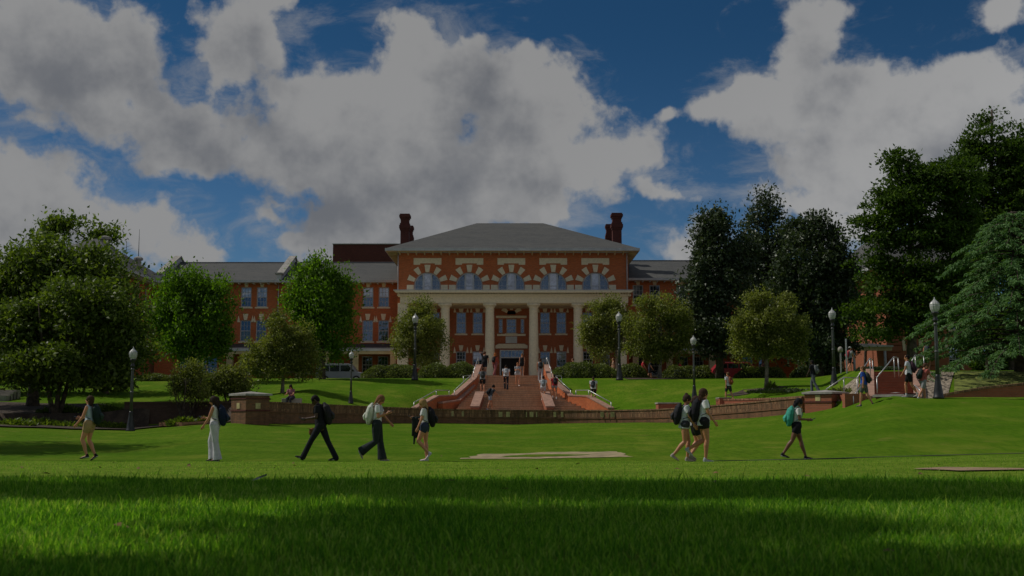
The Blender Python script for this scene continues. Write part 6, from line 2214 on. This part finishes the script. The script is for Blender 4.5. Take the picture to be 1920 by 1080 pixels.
    if hk != 'none':
        th = .012 if hk == 'short' else .02
        ball(m, HP(-.026, 0, .028), ((.092 + th) * s, (.074 + th) * s, (.088 + th) * s), hu, 14)
        ball(m, HP(-.05, 0, -.02), ((.062 + th) * s, (.066 + th) * s, .075 * s), hu, 12)
        bk = -fw
        if hk in ('long', 'curly'):
            w_ = .085 if hk == 'long' else .10
            loft(m, [HP(-.04, 0, .02), HP(-.07, 0, -.08), T_(.43, -.11), T_(.30 if hk == 'long' else .34, -.12)], [(.05 * s, w_ * s), (.05 * s, w_ * s), (.04 * s, w_ * s), (.018 * s, w_ * .6 * s)], 12)
            for q in (1, -1): loft(m, [HP(-.0, q * .075, .02), HP(-.005, q * .08, -.07), T_(.46, -.02, q * .085)], [.026 * s, .03 * s, .016 * s], 8)
            if hk == 'curly':
                for i in range(16): ball(m, HP(-.09 - rng.random() * .05, rng.uniform(-.08, .08), rng.uniform(-.2, .06)), rng.uniform(.028, .045) * s)
        elif hk == 'bob':
            loft(m, [HP(-.03, 0, .03), HP(-.045, 0, -.06), HP(-.035, 0, -.15)], [(.07 * s, .085 * s), (.07 * s, .088 * s), (.05 * s, .085 * s)], 12)
        elif hk in ('pony', 'braid'):
            p0 = HP(-.115, 0, .04 if hk == 'pony' else -.01)
            pts = [HP(-.09, 0, .02), p0, p0 + bk * .03 * s - Vector((0, 0, .10 * s)), p0 + bk * .0 * s - Vector((0, 0, .23 * s))]
            loft(m, pts, [.035 * s, .035 * s, .036 * s, .014 * s], 8)
            if hk == 'braid':
                for i in range(10): ball(m, pts[1].lerp(pts[3], i / 10) + Vector((rng.uniform(-.02, .02), rng.uniform(-.03, .03), 0)), rng.uniform(.024, .034) * s)
        elif hk == 'bun':
            ball(m, HP(-.07, 0, .115), .045 * s)
        vox(m, 'hair', hairmat(hcol), root, v, 1)
    if hat:
        m = MB(); ball(m, HP(-.018, 0, .055), (.108 * s, .092 * s, .075 * s), hu, 14)
        loft(m, [HP(.05, 0, .055), HP(.15, 0, .045)], [(.008 * s, .07 * s), (.006 * s, .05 * s)], 10, ref=hs)
        vox(m, 'cap', fabric(hat), root, v * .8, 1)
    if near:
        for q in (1, -1):
            m = MB(); ball(m, HP(.074, q * .032, .012), .011 * s); m.build('eye', 'tyre', root, base=(0, 0, 0), smooth=True)
    # ---- backpack: rests on the back, a thing of its own
    MW = Matrix.Translation(loc) @ Matrix.Rotation(R(face), 4, 'Z')
    if pack:
        pc_, pcol = (T_(.27, -.19), pack)
        size = 1.18 if near else 1.0
        wl = MW @ pc_
        bp = empty('backpack', wl, pack_label or (label.split(' with ')[0] + ' backpack'), 'backpack', None, rz=R(face))
        Lc = lambda d, f=0, y=0: T_(d, f, y) - pc_
        z_ = size
        m = MB()
        loft(m, [Lc(.27 - .19 * z_, -.21), Lc(.27 - .1 * z_, -.215), Lc(.27 + .03, -.205), Lc(.27 + .14 * z_, -.18), Lc(.27 + .2 * z_, -.155)],
             [(.065 * s * z_, .115 * s * z_), (.098 * s * z_, .145 * s * z_), (.09 * s * z_, .145 * s * z_), (.075 * s * z_, .128 * s * z_), (.04 * s * z_, .08 * s)], 14)
        vox(m, 'bag', fabric(pcol, .7), bp, v, 1)
        m = MB()
        loft(m, [Lc(.12, -.30 * z_ ** .5), Lc(.2, -.315 * z_ ** .5), Lc(.27, -.29 * z_ ** .5)], [(.03 * s, .085 * s), (.04 * s, .105 * s), (.025 * s, .09 * s)], 10)
        vox(m, 'pocket', fabric(tuple(min(1, c * 1.35 + .01) for c in pcol), .7), bp, v, 1)
        for q in (1, -1):
            m = MB()
            m_pts = [Lc(.46, -.12, q * .08), Lc(.545, -.02, q * .1), Lc(.47, .09, q * .105), Lc(.33, .125, q * .125), Lc(.2, .06, q * .16), Lc(.14, -.08, q * .15)]
            loft(m, m_pts, [(.008 * s, .022 * s)] * 4 + [(.007 * s, .014 * s)] * 2, 8)
            m.build('strap', fabric(tuple(c * .8 for c in pcol), .7), bp, base=(0, 0, 0), smooth=True)
    if phone:
        q, lab = phone
        S0, el, wr, d2 = arms[q]
        pc_ = wr + d2 * .11 * s - Vector((0, 0, -.02))
        wl = MW @ pc_
        m = MB().box(-.075, .075, -.037, .037, -.005, .005)
        o = m.build('phone', 'glass_dark', None, base=(0, 0, 0), bevel=.003)
        o.location = wl; o.rotation_euler = (0, R(-25), R(face)); tag(o, lab, 'phone')
    return root, arms, legs, T_, MW


def at(px, D, py=None):
    x = X(px, D, py or 780)
    return Vector((x, D, H(x, D)))


# -- the nine people crossing the lawn
person(at(169, 29.2), 180, 1.66, 'woman in pale blue tank top and khaki shorts walking left, brown hair, looking up',
       dict(lean=4, head=-2, L=(20, 38, -8), R=(6, 32, -30), armL=(18, 22, 5), armR=(8, 78, 4)), top=((.42, .52, .60), 'tank'), bottom=((.40, .27, .13), 'shorts', .52),
       hair=((.055, .03, .018), 'bob'), sk=PALE, shoes=(.012, .012, .014), pack=(.012, .028, .022), female=True, near=True, pack_label='dark green backpack on the woman in khaki shorts',
       phone=(-1, 'phone in the hand of the woman in khaki shorts'))
person(at(404, 29.2), 180, 1.70, 'woman in white tank top and wide pale grey jeans walking left with dark curly hair',
       dict(lean=3, head=20, L=(-6, 2, 0), R=(17, 26, -6), armL=(18, 16, 5), armR=(6, 84, 4)), top=((.72, .71, .68), 'tank'), bottom=((.60, .58, .62), 'trousers', .125),
       hair=((.035, .022, .016), 'curly'), sk=TAN, shoes=(.02, .014, .014), pack=(.010, .018, .045), female=True, near=True, pack_label='navy backpack on the woman in wide pale jeans',
       phone=(-1, 'phone in the hand of the woman in wide pale jeans'))
r_, A_, L_, TT, MW = person(at(602, 29.2), 180, 1.80, 'man in black tee and black trousers striding left with bowed head',
       dict(lean=9, head=38, L=(30, 4, 20), R=(-22, 6, -6), armL=(2, 82, 5), armR=(4, 8, 4)), top=((.014, .014, .018), 'tee'), bottom=((.014, .016, .022), 'trousers', .072),
       hair=((.012, .01, .01), 'short'), sk=DARK, shoes=(.014, .014, .016), pack=(.022, .02, .022), near=True, pack_label='black backpack on the man in black',
       phone=(1, 'phone in the hand of the man in black'))
S0, el, wr, d2 = A_[-1]
hc_ = MW @ (wr + Vector((.10, 0, -.12)))
o = MB(); ball(o, (0, 0, 0), (.10, .05, .11), (0, 0, 1), 14); loft(o, [(.02, 0, .07), (.13, 0, .10)], [(.008, .05), (.006, .04)], 8)
o = vox(o, 'cap', fabric((.20, .09, .035)), None, .01, 1); o.location = hc_; o.rotation_euler = (0, 0, R(180)); tag(o, 'brown cap dangling from the far hand of the man in black', 'cap')
person(at(707, 29.2), 0, 1.74, 'woman in white tee and dark flared trousers striding right, long light brown hair',
       dict(lean=3, head=34, R=(-2, 54, -62), L=(10, 2, 0), armR=(6, 106, 5), armL=(28, 14, 6)), top=((.78, .78, .80), 'tucked'), bottom=((.026, .034, .036), 'trousers', .125),
       hair=((.20, .10, .045), 'long'), sk=TAN, shoes=(.42, .38, .30), pack=(.58, .60, .52), female=True, near=True, pack_label='pale grey-green backpack on the woman in flared trousers',
       phone=(-1, 'phone in the raised hand of the woman in flared trousers'))
r_, A_, L_, TT, MW = person(at(797, 29.2), 180, 1.62, 'blonde woman in grey-white tee and denim shorts walking left',
       dict(lean=3, head=24, L=(24, 66, -46), R=(-2, 2, 0), armL=(12, 12, 5), armR=(8, 92, 6)), top=((.68, .68, .68), 'tucked'), bottom=((.035, .045, .08), 'shorts', .38),
       hair=((.36, .22, .09), 'long'), sk=PALE, shoes=(.60, .58, .58), pack=(.012, .012, .015), female=True, near=True, pack_label='black backpack on the blonde woman in denim shorts',
       phone=(-1, 'phone in the hand of the blonde woman'))
# her jacket hangs over the far forearm
S0, el, wr, d2 = A_[-1]
jm = MB(); jc = el.lerp(wr, .75)
for i, (dx, ln) in enumerate(((-.05, .62), (.0, .5), (.05, .66), (.09, .45))):
    p0 = Vector((dx, -.01 + .02 * (i % 2), .02))
    loft(jm, [p0, p0 + Vector((-.01, 0, -ln * .5)), p0 + Vector((.015, .01, -ln))], [(.034, .035), (.045, .04), (.022, .022)], 8)
jo = vox(jm, 'jacket', fabric((.02, .028, .028)), None, .012, 2); jo.location = MW @ jc; jo.rotation_euler = (0, 0, R(180)); tag(jo, 'dark jacket hanging over the forearm of the blonde woman', 'jacket')
person(at(1283, 27.6), 0, 1.66, 'woman in light grey tee with dark bun, rearmost of the walking trio',
       dict(lean=6, head=16, R=(-2, 40, -30), L=(16, 22, -5), armR=(14, 14, 4), armL=(12, 30, 4)), top=((.60, .62, .65), 'long'), bottom=((.05, .05, .06), 'shorts', .26),
       hair=((.05, .03, .022), 'bun'), sk=TAN, shoes=(.40, .33, .30), pack=(.016, .016, .02), female=True, near=True, pack_label='black patterned backpack at the rear of the walking trio')
person(at(1303, 28.8), 0, 1.66, 'person in black shorts half hidden between the two other women of the trio',
       dict(lean=4, head=10, R=(16, 52, -25), L=(6, 30, -20), armR=(14, 20, 4), armL=(5, 20, 4)), top=((.40, .40, .42), 'tee'), bottom=((.014, .014, .016), 'shorts', .62),
       hair=((.05, .028, .02), 'pony'), sk=PALE, shoes=(.30, .24, .22), female=True, near=True)
person(at(1319, 27.4), 0, 1.80, 'tall woman in loose white tee with dark braid, front of the walking trio',
       dict(lean=3, head=-2, yaw=25, R=(8, 14, 0), L=(4, 66, -40), armR=(12, 22, 5), armL=(-4, 20, 4)), top=((.76, .76, .78), 'long'), bottom=((.014, .014, .016), 'shorts', .42),
       hair=((.055, .028, .018), 'braid'), sk=TAN, shoes=(.42, .44, .48), pack=(.014, .014, .018), female=True, near=True, pack_label='black backpack on the tall woman with the dark braid')
person(at(1493, 29.4), 0, 1.64, 'woman in white top and black shorts with long dark braids striding right',
       dict(lean=4, head=26, R=(-22, 14, -12), L=(18, 2, 2), armR=(2, 84, 4), armL=(8, 80, 4)), top=((.72, .70, .70), 'tucked'), bottom=((.014, .014, .02), 'shorts', .50),
       hair=((.02, .018, .022), 'braid'), sk=BROWN, shoes=(.014, .014, .016), pack=(.045, .32, .24), female=True, near=True, pack_label='teal backpack on the woman with long dark braids',
       phone=(-1, 'phone in the hand of the woman with long dark braids'))


# -- people on the stairs and around the hall
def stair_z(y):
    z = SB
    for fy, fz in fronts:
        if y >= fy: z = fz
    return z


def on_stair(px, py_top, h, lo=73.2, hi=88):
    best = None
    for D in np.linspace(lo, hi, 600):
        z = stair_z(D)
        e = abs(Z(py_top, D) - z - h)
        if best is None or e < best[0]: best = (e, D, z)
    return Vector((X(px, best[1], py_top), best[1], best[2]))


WALK = dict(lean=3, head=6, L=(16, 12, 0), R=(-14, 14, -15), armL=(-12, 18), armR=(14, 18))
WALK2 = dict(lean=4, head=8, L=(-14, 14, -15), R=(20, 22, 0), armL=(14, 18), armR=(-12, 18))
CLIMB = dict(lean=8, head=6, L=(34, 44, 0), R=(-6, 6, -8), armL=(-8, 18), armR=(14, 22))
STAND = dict(lean=1, head=5, L=(3, 2, 0), R=(-3, 2, 0), armL=(4, 12), armR=(2, 14))
def P(loc, face, h, label, pose, **k): return person(loc, face, h, label, pose, **k)
P(on_stair(905, 688.5, 1.8), 95, 1.8, 'man in grey tee and black shorts climbing the left side of the stairs', CLIMB, top=((.26, .27, .29), 'tee'), bottom=((.012, .012, .014), 'shorts', .8), hair=((.07, .04, .025), 'short'), pack=(.03, .035, .035), shoes=(.02, .02, .02), pack_label='dark printed backpack on the man climbing the left side of the stairs')
P(on_stair(949, 683, 1.76), 90, 1.76, 'student in pale grey tee and dark trousers climbing the middle of the stairs', CLIMB, top=((.7, .7, .74), 'tee'), bottom=((.02, .022, .03), 'trousers', .075), hair=((.02, .015, .012), 'short'), pack=(.30, .32, .34), shoes=(.30, .24, .2), pack_label='grey backpack on the student climbing the middle of the stairs')
P(on_stair(970.5, 679, 1.70), -85, 1.70, 'ginger-haired woman in grey tee and white shorts descending the stairs with folded arms', dict(lean=2, head=10, L=(12, 6, 0), R=(-4, 14, -10), armL=(14, 95, 4, 40), armR=(14, 95, 4, 40)), top=((.36, .37, .38), 'tee'), bottom=((.55, .54, .56), 'shorts', .35), hair=((.30, .12, .05), 'pony'), shoes=(.62, .62, .62), female=True)
P(Vector((X(979, 83.4, 680), 83.4, G0)), -100, 1.70, 'long-haired woman in black top standing at the stair head behind the ginger-haired woman', STAND, top=((.02, .02, .022), 'tank'), bottom=((.02, .02, .022), 'shorts', .5), hair=((.16, .09, .045), 'long'), female=True)
P(Vector((X(909, 83.2, 680), 83.2, G0)), 70, 1.86, 'man in black tee at the stair head with a hand raised to his head', dict(lean=2, head=6, L=(5, 3, 0), R=(-6, 4, 0), armL=(150, 125, 30), armR=(6, 14)), top=((.014, .014, .016), 'tee'), bottom=((.03, .03, .035), 'shorts', .8), hair=((.12, .05, .03), 'short'))
P(Vector((X(928, 82.9, 680), 82.9, G0)), 60, 1.74, 'woman with long ginger hair at the stair head carrying a black bag', WALK, top=((.38, .08, .05), 'tee_longsleeve'), bottom=((.30, .10, .10), 'trousers', .08), hair=((.42, .13, .035), 'long'), pack=(.015, .015, .016), female=True, pack_label='black backpack of the woman with long ginger hair')
P(on_stair(1013.5, 671, 1.80, 78), 92, 1.80, 'person in tank top and light grey trousers near the top right of the stairs', WALK, top=((.45, .44, .43), 'tank'), bottom=((.42, .43, .45), 'trousers', .08), hair=((.06, .035, .025), 'short'), pack=(.016, .018, .02), sk=TAN, pack_label='black backpack on the person in light grey trousers')
P(on_stair(1018.5, 703, 1.72, 73.2, 79.5), 88, 1.72, 'student in white tee and lilac shorts climbing the right side of the stairs', CLIMB, top=((.7, .7, .74), 'tee'), bottom=((.46, .42, .48), 'shorts', .6), hair=((.03, .02, .016), 'short'), pack=(.20, .23, .25), shoes=(.62, .62, .62), socks=(.6, .6, .6), pack_label='grey backpack on the student in lilac shorts')
P(on_stair(1040, 702, 1.72, 73.2, 80.5), 100, 1.72, 'student in red tee and pale shorts climbing at the right edge of the stairs', CLIMB, top=((.42, .03, .04), 'tee'), bottom=((.34, .34, .38), 'shorts', .5), hair=((.03, .02, .016), 'short'), pack=(.02, .014, .018), shoes=(.6, .55, .55), socks=(.6, .6, .6), sk=TAN, pack_label='black backpack on the student in red tee')
P(Vector((X(919, 73.7, 740), 73.7, stair_z(73.7) - .02)), 20, 1.72, 'student in dark grey tee leaning forward at the foot of the stairs', dict(lean=20, head=24, L=(18, 10, 0), R=(-10, 10, -10), armL=(34, 12), armR=(30, 12)), top=((.06, .075, .09), 'tee'), bottom=((.30, .32, .36), 'shorts', .7), hair=((.016, .013, .012), 'bun'), pack=(.016, .018, .022), sk=TAN, pack_label='black backpack on the student leaning forward at the foot of the stairs')
l_ = at(1113, 73.6); l_.z = max(l_.z, Z(755.5, 73.6))
P(l_, 78, 1.76, 'student in white tee and black shorts walking right of the stairs beside the railing', WALK2, top=((.7, .71, .73), 'tee'), bottom=((.014, .014, .018), 'shorts', .8), hair=((.05, .035, .02), 'short'), pack=(.03, .035, .045), shoes=(.6, .6, .6), socks=(.6, .6, .6), pack_label='dark backpack on the student right of the stairs')
P(at(1367, 64.6), 128, 1.74, 'student in white tee and dark shorts walking along the low red wall', WALK, top=((.7, .7, .74), 'tee'), bottom=((.03, .034, .045), 'shorts', .85), hair=((.14, .07, .035), 'short'), pack=(.24, .075, .025), pack_label='rust-orange backpack on the student by the low red wall')
P(at(1527, 60.5), 140, 1.78, 'man in black tee half hidden behind the right brick pier', WALK2, top=((.02, .02, .026), 'tee'), bottom=((.12, .13, .16), 'trousers', .08), hair=((.012, .01, .01), 'short'), pack=(.14, .15, .15), sk=DARK, pack_label='grey backpack on the man behind the right brick pier')
P(at(1622, 47.3), 150, 1.74, 'boy in bright blue tee and grey shorts walking left before the side steps', WALK, top=((.03, .09, .42), 'tee'), bottom=((.12, .12, .12), 'shorts', .85), hair=((.14, .075, .035), 'short'), pack=(.035, .04, .03), shoes=(.1, .1, .12), pack_label='dark olive backpack on the boy in bright blue tee')
P(at(1707, 47.2), 155, 1.82, 'boy in white tee and black shorts walking left past the side steps', WALK2, top=((.66, .67, .72), 'tee'), bottom=((.013, .013, .015), 'shorts', .8), hair=((.015, .012, .01), 'short'), pack=(.05, .02, .035), shoes=(.3, .3, .32), socks=(.6, .6, .6), sk=TAN, pack_label='black and red backpack on the boy in white tee by the side steps')
P(at(1733, 47.0), 20, 1.70, 'student in pale grey shorts under a huge dark backpack beside the nearest lamp post', dict(lean=12, head=20, L=(20, 20, 0), R=(-20, 12, -20), armL=(20, 30), armR=(25, 40)), top=((.45, .12, .10), 'tee'), bottom=((.32, .33, .33), 'shorts', .85), hair=((.10, .05, .03), 'short'), pack=(.018, .03, .026), shoes=(.03, .03, .04), socks=(.6, .6, .6), pack_label='huge dark green backpack beside the nearest lamp post')
P(at(1744, 58.6), 60, 1.68, 'fair-haired person in pink top walking on the terrace behind the nearest lamp post', WALK, top=((.40, .16, .11), 'tank'), bottom=((.04, .04, .05), 'shorts', .5), hair=((.30, .22, .12), 'bob'), pack=(.06, .07, .09), female=True, pack_label='slate backpack on the fair-haired person on the terrace')
P(at(1597, 74), 20, 1.74, 'person in white cap and grey tee left of the side porch', WALK, top=((.35, .35, .36), 'tee'), bottom=((.03, .03, .03), 'shorts', .8), hair=((.03, .02, .02), 'short'), hat=(.55, .55, .55), pack=(.42, .03, .05), pack_label='bright red backpack left of the side porch')
for px, D, col, hc_, lab, ht in ((1075, 92.5, (.02, .02, .022), (.10, .05, .03), 'person in black tee behind the long hedge right of the stairs', None),
                                 (1150.5, 92, (.36, .22, .14), (.20, .12, .06), 'person in tan top behind the hedge end beside the tall lamp post', None),
                                 (1205, 93.5, (.45, .03, .04), (.05, .03, .02), 'person in red tee behind the short dark hedge', None),
                                 (1218, 94.5, (.04, .04, .05), (.05, .03, .02), 'person in dark top and white cap behind the short dark hedge', (.5, .5, .5)),
                                 (1275, 95.5, (.48, .03, .05), (.08, .05, .03), 'person in bright red tee behind the low hedge under the broad magnolia', None)):
    P(Vector((X(px, D, 680), D, G0 + .02)), 180 if px < 1200 else 0, 1.8, lab, WALK, top=(col, 'tee'), bottom=((.03, .03, .04), 'shorts', .8), hair=(hc_, 'short'), hat=ht)
sl = at(546, 60.5)
st_ = empty('garden_bench', (sl.x, sl.y + .12, sl.z), 'low stone seat hidden behind the curved wall under the small yellow-green tree', 'bench')
MB().box(sl.x - .5, sl.x + .5, sl.y - .15, sl.y + .3, sl.z - .1, sl.z + .42).build('seat', 'concrete', st_, bevel=.02)
zz = Z(737.5, 60.5) - 1.38 * 1.0
P(Vector((sl.x, sl.y, sl.z + .33)), -100, 1.66, 'dark-haired person sitting behind the curved wall under the small yellow-green tree', dict(lean=12, head=30, L=(85, 80, 0), R=(85, 80, 0), armL=(30, 50), armR=(30, 50)), top=((.30, .12, .16), 'tee'), bottom=((.03, .03, .04), 'trousers', .08), hair=((.03, .02, .016), 'long'), female=True, seat=True)
